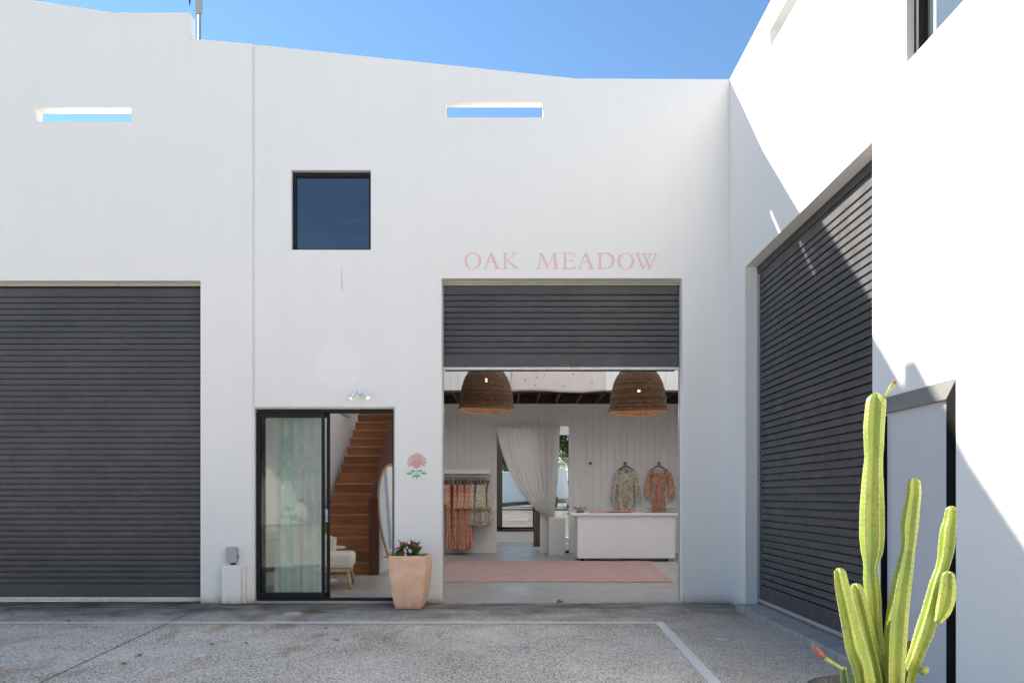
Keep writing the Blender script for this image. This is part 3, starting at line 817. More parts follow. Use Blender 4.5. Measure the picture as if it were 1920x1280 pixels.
# ================================================================== lettering above the roller door
def zp(ox, oy, sc_): return lambda x, y: (fx(ox + x/sc_), fz(oy + y/sc_))
A_ = zp(860, 460, 9.6); B_ = zp(1050, 460, 9.6)
sign = thing('wall_lettering', 'pink serif lettering OAK MEADOW on the white wall over the roller door', 'lettering', (fx(1052), YF, fz(505)))
def ell(cx, cy, rx, ry, n=48, tilt=0):
    return [(cx+rx*math.cos(2*math.pi*k/n+tilt)*1.0, cy+ry*math.sin(2*math.pi*k/n)) for k in range(n)]
def letter(zpf, polys=(), rings=()):
    b = MB(); h = .0030
    for p in polys:
        b.poly_y([zpf(*q) for q in p], YF-h, YF+.001); h += .00018
    for outer, inner in rings:
        n = len(outer); o = [zpf(*q) for q in outer]; i = [zpf(*q) for q in inner]
        vs = [(x,YF-h,z) for x,z in o]+[(x,YF-h,z) for x,z in i]+[(x,YF+.001,z) for x,z in o]+[(x,YF+.001,z) for x,z in i]
        fs = []
        for k in range(n):
            m = (k+1)%n
            fs += [(k,m,n+m,n+k),(k,2*n+k,2*n+m,m),(n+k,n+m,3*n+m,3*n+k)]
        b.add(vs, fs); h += .00018
    b.build('letter', M['pink'], sign, fixn=True)
def serif_up(x0, x1, sx0, sx1, yb, t=7, r=14):      # foot serif at baseline yb
    return [(x0, yb), (x0, yb-t), (sx0-r*.35, yb-t-4), (sx0, yb-t-r), (sx1, yb-t-r), (sx1+r*.35, yb-t-4), (x1, yb-t), (x1, yb)]
def serif_dn(x0, x1, sx0, sx1, yt, t=7, r=14):
    return [(x0, yt), (x0, yt+t), (sx0-r*.35, yt+t+4), (sx0, yt+t+r), (sx1, yt+t+r), (sx1+r*.35, yt+t+4), (x1, yt+t), (x1, yt)]
# O
letter(A_, rings=[(ell(257,280,149,150), ell(257,281,105,138))])
def A_polys(dx):
    return [[(565+dx,137),(603+dx,137),(716+dx,400),(736+dx,424),(660+dx,424),(664+dx,400),(572+dx,172)],
            [(566+dx,137),(590+dx,150),(504+dx,366),(489+dx,410),(470+dx,410)],
            [(522+dx,290),(640+dx,290),(646+dx,305),(516+dx,305)],
            serif_up(432+dx,532+dx,474+dx,492+dx,424), serif_up(622+dx,740+dx,664+dx,712+dx,424)]
letter(A_, A_polys(0))
letter(A_, [[(818,140),(856,140),(856,420),(818,420)], serif_dn(768,900,816,858,135), serif_up(768,900,816,858,423),
            [(985,150),(1012,150),(985,185),(892,268),(1030,372),(1068,410),(1104,423),(1038,423),(1000,400),(862,272),(972,180)],
            serif_dn(945,1072,985,1010,135)])
letter(A_, [[(1436,137),(1503,137),(1606,360),(1602,423),(1588,423),(1482,185),(1436,137)][:6],
            [(1476,150),(1490,180),(1458,350),(1450,410),(1434,410)],
            [(1700,165),(1703,195),(1612,385),(1602,372)],
            [(1700,137),(1742,137),(1750,260),(1768,380),(1775,415),(1728,415),(1722,350)],
            [(1700,137),(1776,137),(1776,146),(1745,158),(1700,175)], serif_up(1390,1496,1436,1454,423), serif_up(1680,1808,1730,1768,423)])
letter(B_, [[(70,140),(108,140),(108,418),(70,418)], [(28,135),(262,135),(262,151),(28,146)], [(244,145),(263,136),(264,205),(256,205),(250,165)],
            [(100,268),(215,268),(215,279),(100,279)], [(226,268),(237,222),(237,325),(222,290),(205,279),(205,268)],
            [(28,423),(28,414),(100,408),(215,408),(252,392),(280,358),(288,360),(266,423)]])
letter(B_, A_polys(-124))
n_ = 40
def Dcurve(x0, x1, yt, yb, ex):
    pts = []
    for k in range(n_+1):
        t = -math.pi/2 + math.pi*k/n_
        pts.append((x0 + (x1-x0)*max(0,math.cos(t))**ex, (yt+yb)/2 + (yb-yt)/2*math.sin(t)))
    return pts
Do = Dcurve(825, 978, 135, 423, .85); Di = Dcurve(800, 932, 150, 409, .85)
letter(B_, [[(705,140),(743,140),(743,418),(705,418)], [(660,135),(800,135),(800,150),(745,152),(700,150),(660,146)], [(660,423),(660,414),(700,408),(800,408),(800,423)],
            [(790,135)]+Do+[(790,423)]+[(790,409)]+Di[::-1]+[(790,150)]])
letter(B_, rings=[(ell(1185,283,150,150), ell(1185,284,104,139))])
letter(B_, [[(1374,150),(1414,150),(1418,190),(1496,372),(1500,410),(1496,435),(1482,435)], serif_dn(1342,1440,1376,1412,146),
            [(1556,318),(1562,332),(1505,420),(1496,380)], 
            [(1494,150),(1540,150),(1546,205),(1622,380),(1626,435),(1608,435)], serif_dn(1460,1560,1498,1540,146),
            [(1612,185),(1634,170),(1580,268),(1570,252)], serif_dn(1582,1662,1608,1634,146),
            [(1712,190),(1734,170),(1634,410),(1624,385)], serif_dn(1680,1768,1712,1734,146)])

# ================================================================== painted flower on the pier
decal = thing('wall_flower_motif', 'painted pink flower with green leaves on the pier beside the door', 'wall motif', (fx(781), YF, fz(900)))
G_ = zp(750, 835, 17.07)
def flat(polys, name, mat, h, lab=None):
    b = MB()
    for k, p in enumerate(polys): b.poly_y([G_(*q) for q in p], YF-h-k*.00012, YF+.0005)
    o = b.build(name, mat, decal, fixn=True); return o
def petalp(cx, cy, ang, r0, r1, wd, n=10):
    pts = []; ca, sa = math.cos(ang), math.sin(ang)
    for k in range(n+1):
        t = k/n; rr = r0+(r1-r0)*math.sin(t*math.pi/2); 
        pts.append((rr, wd*(.25+.75*t)*(1 if t < .85 else 1-(t-.85)*2)))
    side1 = [(cx+ca*r-sa*q, cy+sa*r+ca*q) for r, q in pts]; side2 = [(cx+ca*r+sa*q, cy+sa*r-ca*q) for r, q in reversed(pts)]
    tip = (cx+ca*(r1+12), cy+sa*(r1+12))
    return side1+[tip]+side2
pm1 = simple('light_pink_paint', (.70,.47,.47), .7, .08, 60); pm2 = simple('pink_paint', (.72,.36,.36), .7, .08, 60); pm3 = simple('rose_line_paint', (.58,.26,.28), .7, .08, 60)
ym = simple('ochre_paint', (.66,.48,.17), .7, .1, 60); gmn = simple('green_paint', (.16,.44,.31), .7, .2, 90)
angs = [R(a) for a in (-198,-175,-152,-130,-110,-90,-70,-50,-28,-6,16)]
flat([petalp(535,560,a, 40, 300+(18 if i in (5,8) else 0) - (20 if i in (0,10) else 0), 62) for i, a in enumerate(angs)], 'outer_petals', pm1, .0018)
flat([[(535+math.cos(a)*90,560+math.sin(a)*90-3),(535+math.cos(a)*230,560+math.sin(a)*230),(535+math.cos(a)*90,560+math.sin(a)*90+6)] for a in [x+.19 for x in angs[:-1]]+angs], 'petal_lines', pm3, .0034)
flat([petalp(522,610,R(a),10,118,46) for a in range(0,360,40)], 'inner_petals', pm2, .0052)
flat([ell(522,608,52,60,20)], 'flower_centre', ym, .0068)
def leafp(x0,y0,x1,y1,wd,n=8):
    dx,dy = x1-x0,y1-y0; L=math.hypot(dx,dy); nx,ny=-dy/L,dx/L; P=[];Q=[]
    for k in range(n+1):
        t=k/n; q=wd*math.sin(math.pi*t)**.8*(1.2-.4*t) if 0<t<1 else 0
        P.append((x0+dx*t+nx*q,y0+dy*t+ny*q)); Q.append((x0+dx*t-nx*q,y0+dy*t-ny*q))
    return P+Q[::-1][1:-1]
flat([leafp(500,822,315,805,34),leafp(545,822,735,790,34),leafp(400,892,195,880,40),leafp(665,880,858,880,40),leafp(535,930,375,1020,30),leafp(535,930,672,998,30),leafp(533,940,540,1075,32)], 'leaves', gmn, .0018)
flat([[(514,740),(528,740),(530,935),(520,935)], [(380,884),(680,874),(680,884),(380,896)]], 'stem', gmn, .0034)

# ================================================================== small fittings on the facade
sp = thing('twin_spotlight', 'white twin spotlight fixed above the sliding door, both heads lit', 'wall lamp', (fx(676.7), YF, fz(733)))
b = MB(); b.disc_y(fx(676.7), YF-.03, YF, fz(733), .047, 28); b.build('mounting_plate', M['plastic'], sp, bevel=.004)
for (a, c) in (((668,733.5),(660.8,748.5)), ((683,734),(692.5,747.5))):
    pa = Vector((fx(a[0]), YF-.052, fz(a[1]))); pc = Vector((fx(c[0]), YF-.085, fz(c[1])))
    b = MB(); b.tube([pa, pa.lerp(pc,.05), pa.lerp(pc,.95), pc], [.019,.0225,.0225,.021], 20); hd = b.build('lamp_head', M['plastic'], sp)
    dd = (pc-pa).normalized(); b = MB(); b.tube([pc+dd*.0005, pc+dd*.002], [.017,.017], 16); b.build('lens', M['lens'], hd)
    b = MB(); b.tube([pa+Vector((0,.045,.0)), pa], .008, 8); b.build('bracket', M['plastic'], hd)
mb = thing('meter_box', 'small grey hinged power box on the wall above a white cover', 'power box', (fx(440), YF, fz(1054)))
b = MB(); b.box(fx(431.5), fx(448), YF-.085, YF, fz(1054), fz(1024.5)); b.build('enclosure', M['boxgrey'], mb, bevel=.012)
b = MB(); b.box(fx(430), fx(447), YF-.094, YF-.0852, fz(1053), fz(1024)); b.build('lid', M['boxgrey'], mb, bevel=.006)
for py in (1031, 1048): 
    b = MB(); b.box(fx(429.4), fx(431.4), YF-.08, YF-.05, fz(py+3), fz(py-3)); b.build('hinge', M['black'], mb)
b = MB(); b.tube([(fx(449),YF-.05,fz(1040)),(fx(451),YF-.06,fz(1041)),(fx(450),YF-.06,fz(1045))], .006, 8); b.build('latch', M['black'], mb)
b = MB(); b.tube([(fx(440),YF-.04,fz(1054)),(fx(440),YF-.04,fz(1057))], .03, 12); b.build('cable_duct', M['tub'], mb)
cb = thing('cable_cover', 'white sheet-metal cable cover standing at the foot of the pier', 'service cover', (fx(440), YF, GZ))
b = MB(); b.box(fx(421.5), fx(457), YF-.10, YF, GZ+.004, fz(1057.5)); b.build('cover_box', M['wall'], cb, bevel=.006)
b = MB(); b.box(fx(457)+.001, fx(463), YF-.06, YF, GZ+.004, fz(1060)); b.build('side_flange', M['wall'], cb, bevel=.003)
# downpipe-like hairline crack under the upper window
ck = MB(); random.seed(3); y_ = 500
pts = []
while y_ < 546: pts.append((fx(641+random.uniform(-.5,.5)), YF-.0006, fz(y_))); y_ += 4
ck.tube(pts, [.0008+.0016*i/len(pts) for i in range(len(pts))], 4); tag(ck.build('wall_crack', M['gap']), 'thin dark hairline crack in the white wall below the upper window', 'crack')
# antenna mast standing well beyond the roofs
AY = 38.0
an = thing('antenna_mast', 'pale panel antenna on a slim mast rising beyond the parapet step', 'antenna', (PX(375,AY), AY, .6))
ax = PX(374.2, AY); b = MB(); b.tube([(ax,AY,.58),(ax,AY,PZ(-60,AY))], .075, 12); b.build('mast', M['alu'], an)
b = MB(); b.box(PX(371.5,AY), PX(383,AY), AY-.35, AY-.2, PZ(33,AY), PZ(33,AY)+3.4); b.build('antenna_panel', M['trim'], an, bevel=.03)
b = MB(); b.tube([(ax,AY,PZ(-55,AY)),(PX(355.5,AY),AY,PZ(-50,AY)),(PX(355.5,AY),AY,PZ(2,AY)),(PX(355.8,AY),AY,PZ(12,AY))], [.035,.035,.05,.012], 8); b.build('hanging_cable', M['black'], an)

# ================================================================== staircase seen through the sliding door
ST0, GO, RI = 11.56, .243, .1836
SXL, SXR = -3.21, -2.24
stair = thing('staircase', 'red-brown timber staircase rising behind the open sliding door', 'staircase', (SXL, ST0, 0))
tr0 = rs0 = None
for k in range(1, 18):
    z = RI*k; y = ST0 + (k-1)*GO
    b = MB(); b.box(SXL, SXR, y+.002, y+.022, z-RI+.001, z-.032); b.build('riser', M['stairwood'], stair)
    b = MB(); b.box(SXL, SXR, y-.022, y+GO+.002, z-.031, z); b.build('tread', M['lit_treadwood'], stair, bevel=.004)
b = MB(); b.box(SXR+.001, SXR+.14, 11.42, 11.56, 0, 1.20); b.build('newel_post', M['newel'], stair, bevel=.004)
sl_ = RI/GO
b = MB(); b.poly_x([(11.56, .80),(11.56,1.195),(15.9,1.195+4.34*sl_),(15.9,.80+4.34*sl_)], SXR+.004, SXR+.135); b.build('handrail', M['newel'], stair, bevel=.004)
# white board lined side of the stairs
b = MB(); b.poly_x([(11.561,0),(11.561,.798),(15.88,.798+4.32*sl_),(15.88,0)], SXR+.02, SXR+.13)
b.poly_x([(11.565,.0),(11.565,.79),(15.87,.79+4.3*sl_),(15.87,0)], SXR+.131, SXR+.134)
sw_ = b.build('side_boarding', M['white'], stair)
for k in range(24):
    y = 11.62+k*.148
    b = MB(); 
    if k < 24: b.box(SXR+.1345, SXR+.139, y, y+.139, .2, min(3.2, .75+(y-11.56)*sl_))
    b.build('board', M['white'], sw_)
b = MB(); b.box(SXR+.1346, SXR+.150, 11.562, 15.87, 0, .19); b.build('skirting', M['white'], sw_, bevel=.003)
b = MB(); b.box(SXR+.1395, SXR+.147, 11.72, 11.80, 1.08, 1.24); b.build('switch_plate', M['plastic'], sw_, bevel=.003)
# conduit and battens on the wall beside the stairs
cd = MB(); cd.tube([(-3.335,11.0,2.86),(-3.335,15.0,2.86)], .018, 8); cd.tube([(-3.335,11.0,2.93),(-3.335,15.0,2.93)], .012, 8)
tag(cd.build('wall_conduit', M['white']), 'white conduit pipes along the wall beside the stairs', 'pipe')
cd = MB(); cd.box(-3.349,-3.33,13.2,13.24,0,3.9); tag(cd.build('wall_batten', M['white']), 'slim white vertical batten on the wall left of the stairs', 'batten')

# ================================================================== rug
rug = MB()
rv = [(-1.35,10.47),(PX(1262,10.47),10.47),(PX(1218,13.81),13.81),(-1.1,13.81)]
rug.add([(x,y,.001) for x,y in rv]+[(x,y,.011) for x,y in rv], [(3,2,1,0),(4,5,6,7),(0,1,5,4),(1,2,6,5),(2,3,7,6),(3,0,4,7)])
tag(rug.build('rug', M['rug']), 'large faded pink rug on the shop floor', 'rug')

# ================================================================== counter on castors
CY = 13.8
cnt = thing('shop_counter', 'long white shop counter on small black castors', 'counter', (2.15, CY, 0))
cx0, cx1 = PX(1083,CY), PX(1266,CY); ct = PZ(966,CY)
b = MB(); b.box(cx0, cx1, CY, CY+.78, .062, ct); b.build('cabinet', M['whitesatin'], cnt, bevel=.004)
b = MB(); b.box(PX(1070,CY), PX(1271.5,CY), CY-.04, CY+.84, ct+.001, ct+.048); b.build('top', M['whitesatin'], cnt, bevel=.005)
for x in (cx0+.10, cx1-.14):
    for y in (CY+.1, CY+.68):
        b = MB(); b.tube([(x-.014,y,.028),(x+.014,y,.028)], .0275, 16); b.box(x-.02,x+.02,y-.014,y+.014,.045,.061); b.build('castor', M['black'], cnt)
CT = ct+.049
# things on the counter
bx = PX(1088,CY+.25); by = CY+.25
bo = thing('shell_bowl', 'small petal-edged bowl on a blue foot at the left end of the counter', 'bowl', (bx, by, CT))
b = MB()
def bowlf(u, v):
    th = 2*math.pi*u; r = .045+.095*v**.7; r *= 1+.10*math.cos(8*th)*v; return (bx+r*math.cos(th), by+r*math.sin(th), CT+.035+.075*v+.012*math.cos(8*th)*v)
b.grid(bowlf, 48, 8); b.build('petalled_rim', floral('patterned_glaze', (.55,.40,.35), [((.25,.06,.05),1.0,1.0),((.65,.62,.58),1.6,.8)], 22), bo, solid=.006)
b = MB(); b.lathe([(0,.0),(.085,0),(.085,.012),(.05,.035),(0,.037)], (bx,by,CT), 24); b.build('foot', simple('blue_glaze', (.06,.13,.20), .3, .1, 20), bo)
b = MB(); x0,x1 = PX(1105,CY+.2), PX(1190,CY+.2)
def clothf(u, v):
    return (x0+(x1-x0)*u+.01*math.sin(9*v), CY+.06+.42*v, CT+.004+.020*abs(math.sin(3.1*u+2*v))+.008*math.sin(17*u+5*v)**2)
b.grid(clothf, 40, 16); tag(b.build('folded_cloth', cloth('salmon_cloth', (.75,.30,.26), .1), solid=.004), 'salmon pink folded cloth lying on the counter top', 'cloth')
b = MB(); x = PX(1196,CY+.2); b.box(x, x+.14, CY+.1, CY+.28, CT, CT+.006); tag(b.build('paper_stack', M['white'], bevel=.001), 'thin stack of white paper beside the wire basket', 'paper')
b = MB(); b.tube([(x+.17,CY+.12,CT+.004),(x+.05,CY+.07,CT+.004)], .005, 8); tag(b.build('pen', M['black']), 'black pen on the counter beside the paper', 'pen')
wb = thing('wire_basket', 'low rectangular brass wire basket on the right end of the counter', 'basket', (PX(1243,CY+.2), CY+.2, CT))
x0, x1, y0_, y1_ = PX(1217,CY+.12), PX(1268,CY+.12), CY+.08, CY+.40
b = MB(); brass = simple('dull_brass_wire', (.20,.15,.08), .4, .15, 20, metal=.6)
for z in (CT+.004, CT+.075):
    b.tube([(x0,y0_,z),(x1,y0_,z),(x1,y1_,z),(x0,y1_,z),(x0,y0_,z)], .0035, 6)
b.build('rim_wire', brass, wb)
b = MB()
for i in range(13):
    x = x0+(x1-x0)*i/12
    b.tube([(x,y0_,CT+.076),(x,y0_,CT+.004),(x,y1_,CT+.004),(x,y1_,CT+.076)], .002, 5)
b.build('upright_wires', brass, wb)

# ================================================================== pegs and garments on the back wall
pegx = [PX(1107,YB-.03), PX(1171.7,YB-.03), PX(1235,YB-.03)]
pl = ['round brown wall peg with nothing on it, left of the hung shirt dress', 'round brown wall peg above the cream floral shirt dress', 'round brown wall peg above the coral floral dress']
pg0 = None
for x, l in zip(pegx, pl):
    if pg0 is None:
        b = MB(); z = PZ(868,YB-.03)
        b.tube([(x,YB-.001,z),(x,YB-.045,z)], .012, 12); b.tube([(x,YB-.045,z),(x,YB-.052,z),(x,YB-.066,z),(x,YB-.070,z)], [.020,.030,.030,.022], 20)
        pg0 = b.build('wall_peg', M['hangerwood'], origin=(x, YB, z)); o = pg0
    else:
        o = pg0.copy(); C.objects.link(o); o.location = (x, YB, PZ(868,YB-.03))
    tag(o, l, 'peg', 'pegs on the back wall')

def hanger_mesh(w=.21, drop=.075, bar=True):
    b = MB()
    pts = [(-w, 0, -drop), (-w*.55, 0, -drop*.45), (-.03, 0, -.006), (0,0,0), (.03, 0, -.006), (w*.55, 0, -drop*.45), (w, 0, -drop)]
    b.tube(pts, [.009,.012,.015,.016,.015,.012,.009], 8)
    if bar: b.tube([(-w*.93,0,-drop-.005),(w*.93,0,-drop-.005)], .005, 6)
    return b
def hook_mesh():
    b = MB(); p = [(0,0,.008),(0,0,.05)]
    for k in range(9):
        a = -math.pi/2 + k*math.pi*1.25/8
        p.append((.020*math.cos(a)*1.0, 0, .072+.020*math.sin(a)))
    b.tube(p, .0022, 6); return b
def make_hanger(w=.21, drop=.075):
    h = thing('clothes_hanger', None, None)
    hanger_mesh(w, drop).build('shoulder_bar', M['hangerwood'], h)
    hook_mesh().build('hook', M['alu'], h)
    return h

def front_garment(name, lab, cat, mat, cx, Y, outline, sleeves, neck, zof, folds=9, amp=.012, depth=.05):
    """garment on a hanger seen from the front; outline rows (py, pxl, pxr)"""
    root = thing(name, lab, cat, (cx, Y, zof(outline[-1][0])))
    b = MB(); rows = outline; nu = 44
    def row(v):
        t = v*(len(rows)-1); i = min(int(t), len(rows)-2); f = t-i
        return [rows[i][k]*(1-f)+rows[i+1][k]*f for k in range(3)]
    NV = 40
    for side in (1, -1):
        def fn(u, v):
            py, a, c = row(v); x = PX(a+(c-a)*u, Y); s = math.sin(math.pi*min(max(u,0),1))**.5
            d = depth*s*(.6+.4*v) ; fo = amp*math.sin(folds*2*math.pi*u+3*math.sin(3*v))*(.15+v)*s
            z = zof(py)
            nk = neck(u) if side > 0 else neck(u)*.35
            if v < .3: z = z - nk*(1-v/.3)
            return (x, Y - side*(d+ (fo if side>0 else fo*.4)), z)
        b.grid(fn, nu, NV)
    b.build('body', mat, root, weld=True)
    for path, rad in sleeves:
        b = MB(); pp_ = [Vector((PX(px,Y), Y-.01-.02*i/len(path), zof(py))) for i,(px,py) in enumerate(path)]
        # interpolate
        P2=[];R2=[]
        for i in range(len(pp_)-1):
            for t in (0,.25,.5,.75): P2.append(pp_[i].lerp(pp_[i+1],t)); R2.append(rad[i]*(1-t)+rad[i+1]*t)
        P2.append(pp_[-1]); R2.append(rad[-1]); n=20; vs=[]
        for i,(p,r) in enumerate(zip(P2,R2)):
            for k in range(n):
                th=2*math.pi*k/n; rr=r*(1+.10*math.sin(5*th+i*.3))
                vs.append((p.x+rr*math.cos(th), p.y+rr*.55*math.sin(th), p.z))
        fs=[(i*n+k,i*n+(k+1)%n,(i+1)*n+(k+1)%n,(i+1)*n+k) for i in range(len(P2)-1) for k in range(n)]
        b.add(vs,fs,True); b.build('sleeve', mat, root)
    return root
GY = YB-.09; zof = lambda py: PZ(py, GY)
g1 = front_garment('shirt_dress', 'cream and ochre floral shirt dress hanging on the back wall', 'dress', M['creamprint'], PX(1173,GY), GY,
    [(879,1161,1185),(884,1154,1193),(895,1155,1193),(905,1157,1190),(917,1159,1188),(930,1158,1188),(945,1156,1190),(957.5,1155.5,1190)],
    [([(1157,885),(1154,900),(1151,920),(1149.5,934),(1149.5,939),(1150.5,943)],[.035,.048,.055,.058,.035,.036]),([(1190,885),(1192,900),(1195,918),(1197,931),(1196.5,937),(1196,942)],[.035,.048,.055,.056,.034,.035])],
    lambda u: .14*max(0,1-abs(u-.5)/.16), zof, 8, .008)
b = MB(); b.box(PX(1171,GY), PX(1176,GY), GY-.035, GY-.033, zof(900), zof(889)); b.build('swing_tag', M['white'], g1)
b = MB(); b.tube([(PX(1175,GY),GY-.066,zof(901)),(PX(1174.5,GY),GY-.070,zof(917)),(PX(1174,GY),GY-.072,zof(935))], .005, 6); b.build('tie_cord', M['creamprint'], g1)
g2 = front_garment('square_neck_dress', 'coral floral square-necked dress hanging on the back wall', 'dress', M['coral'], PX(1235,GY), GY,
    [(882,1217,1254),(888,1216,1256),(897,1221,1252),(908,1224,1248),(917,1225,1247),(920,1225,1246),(935,1224,1247),(953,1222.5,1249),(962,1222,1250)],
    [([(1218,885),(1215.5,897),(1214,912),(1213.5,925),(1214.5,931),(1216,933)],[.030,.050,.062,.072,.068,.045]),([(1254,885),(1256,897),(1258,912),(1259,925),(1257,931),(1255,933.5)],[.030,.050,.062,.072,.068,.045])],
    lambda u: .135 if .22 < u < .78 else 0, zof, 7, .014)
b = MB(); b.tube([(PX(1224.5,GY),GY-.03,zof(918)),(PX(1235,GY),GY-.072,zof(919)),(PX(1247,GY),GY-.03,zof(918))], .008, 8); b.build('waist_cord', M['coral2'], g2)
for x, l, w_ in ((PX(1173,GY), 'brown wooden hanger holding the cream floral shirt dress on the wall', .17),(PX(1235,GY), 'brown wooden hanger holding the coral square-necked dress on the wall', .19)):
    h = make_hanger(w_, .10); h.location = (x, GY-.01, PZ(873,GY)); tag(h, l, 'hanger')
for o_ in (g1, g2): pass
g3 = copy_tree(g1); g3.location.x = PX(1301,GY); tag(g3, 'cream floral garment on the back wall, mostly hidden by the right door pier', 'dress')

# ================================================================== rail with dresses along the back wall
shelf = thing('wall_shelf_rail', 'white wall shelf with a hanging rail under it', 'clothes rail', (-1.2, YB-.3, PZ(890,YB-.3)))
RY = YB-.30; RZr = PZ(892.5, RY)
b = MB(); b.box(-2.03, PX(919,YB-.36), YB-.36, YB-.001, PZ(888,YB-.36), PZ(878.5,YB-.36)); b.build('shelf', M['white'], shelf, bevel=.004)
b = MB(); b.tube([(-2.03,RY,RZr),(PX(919,RY),RY,RZr)], .0125, 12); b.build('rail', M['alu'], shelf)
for px in (845, 912):
    x = PX(px,RY); b = MB(); b.tube([(x,RY,RZr),(x,RY,PZ(887.5,RY))], .006, 8); b.build('rail_bracket', M['alu'], shelf)

def edge_dress(seed, length, w_top, w_hem, mat, tier, name):
    """a dress on the rail, seen edge-on: narrow in x, shoulder-wide in y, with a gathered tier and hem"""
    rnd = random.Random(seed); root = thing(name, None, None)
    n, nv = 44, 34; ph = rnd.uniform(0,6); kf = rnd.choice((7,8,9)); b = MB(); vs = []
    for j in range(nv+1):
        v = j/nv; z = -.045 - v*(length-.045)
        if v < .12: wx = w_top*(.35+.65*v/.12); wy = .06+.15*(v/.12)
        else:
            t = (v-.12)/.88; wx = w_top+(w_hem-w_top)*t**1.2; wy = .21-.03*math.sin(math.pi*t)+.06*t
        tj = 0
        for tv in tier:
            if v > tv: tj = .13*math.exp(-(v-tv)*9)
        am = .05+.16*v
        for k in range(n):
            th = 2*math.pi*k/n
            r = 1+am*math.sin(kf*th+ph+1.2*math.sin(2.5*v+ph))+tj*(1+.5*math.sin(2*kf*th)) + .03*math.sin(17*th+9*v)
            edge = .012*math.sin(kf*2*th+ph) if j == nv else 0
            vs.append((wx*r*math.cos(th)+.012*math.sin(3*v+ph), wy*r*math.sin(th), z+edge-.02*abs(math.cos(th))*(1 if v<.1 else 0)))
    fs = [(j*n+k, j*n+(k+1)%n, (j+1)*n+(k+1)%n, (j+1)*n+k) for j in range(nv) for k in range(n)]
    b.add(vs, fs, True); b.build('bodice_and_skirt', mat, root)
    # two sleeves hanging at the shoulders, front one visible
    for sy in (-1, 1):
        b = MB(); L = .42 if length < .9 else .50; vs=[]; n2=18; m=14
        for j in range(m+1):
            v=j/m; r=(.028+.030*v) if v<.88 else .058*(1-(v-.88)*3.2)
            if v>.95: r*=1.25
            for k in range(n2):
                th=2*math.pi*k/n2; rr=r*(1+.13*math.sin(5*th+ph))
                vs.append((rr*math.cos(th)+.006*math.sin(4*v+ph), sy*(.20+.05*v)+rr*.8*math.sin(th), -.09-L*v))
        fs=[(j*n2+k,j*n2+(k+1)%n2,(j+1)*n2+(k+1)%n2,(j+1)*n2+k) for j in range(m) for k in range(n2)]
        b.add(vs,fs,True); b.build('sleeve', mat, root)
    return root
def Ld(py): return RZr - .105 - PZ(py, RY-.2)
specs = [ # hanger px, hem py, top half width, hem half width, material, kind
 (829.5, 966, .032,.055,'coral2','short'), (834, 965, .032,.055,'coral2','short'), (838.5,963,.035,.06,'coral2','short'),
 (844.5,1029,.045,.085,'coral','long'), (853.6,1031,.055,.095,'coral','long'), (860,1027,.050,.085,'coral','long'), (867.5,1031,.050,.095,'coral','long'), (873.5,1029,.050,.09,'coral','long'), (879.5,1025,.055,.10,'coral','long'),
 (888.5,985,.045,.07,'creamprint','cream'), (894.5,987,.045,.075,'creamprint','cream'), (899.5,988,.04,.075,'creamprint','cream'), (905,986,.045,.08,'creamprint','cream'), (911,984,.045,.09,'creamprint','cream'), (916,982,.045,.10,'creamprint','cream')]
ordn = ['first','second','third','fourth','fifth','sixth','seventh','eighth','ninth','tenth','eleventh','twelfth','thirteenth','fourteenth','fifteenth']
kindlab = {'short':('pale coral floral blouse','blouse','blouse'), 'long':('long coral floral tiered dress','long_dress','dress'), 'cream':('short cream and ochre floral dress','short_dress','dress')}
cnts = {'short':0,'long':0,'cream':0}; tot = {'short':3,'long':6,'cream':6}
where = {'short':'on the rail','long':'on the rail','cream':'on the rail'}
h0 = None
for i, (px, hem, wt, wh, mt, kd) in enumerate(specs):
    x = PX(px, RY); desc, nm, ct_ = kindlab[kd]
    g = edge_dress(50+i, Ld(hem), wt, wh, M[mt], (.42,) if kd=='long' else ((.5,) if kd=='cream' else (.8,)), nm)
    g.location = (x, RY, RZr-.098); g.rotation_euler.z = R(random.uniform(-9,9))
    cnts[kd] += 1
    tag(g, '%s %s from the left, %s' % (ordn[cnts[kd]-1].capitalize() if False else ordn[cnts[kd]-1], desc, where[kd]), ct_, 'clothes on the rail')
    if h0 is None: h = h0 = make_hanger(.20,.07)
    else: h = copy_tree(h0)
    h.location = (x, RY, RZr-.085); h.rotation_euler.z = R(90) + g.rotation_euler.z
    tag(h, '%s wooden hanger from the left on the white rail' % ordn[i], 'hanger', 'hangers on the rail')

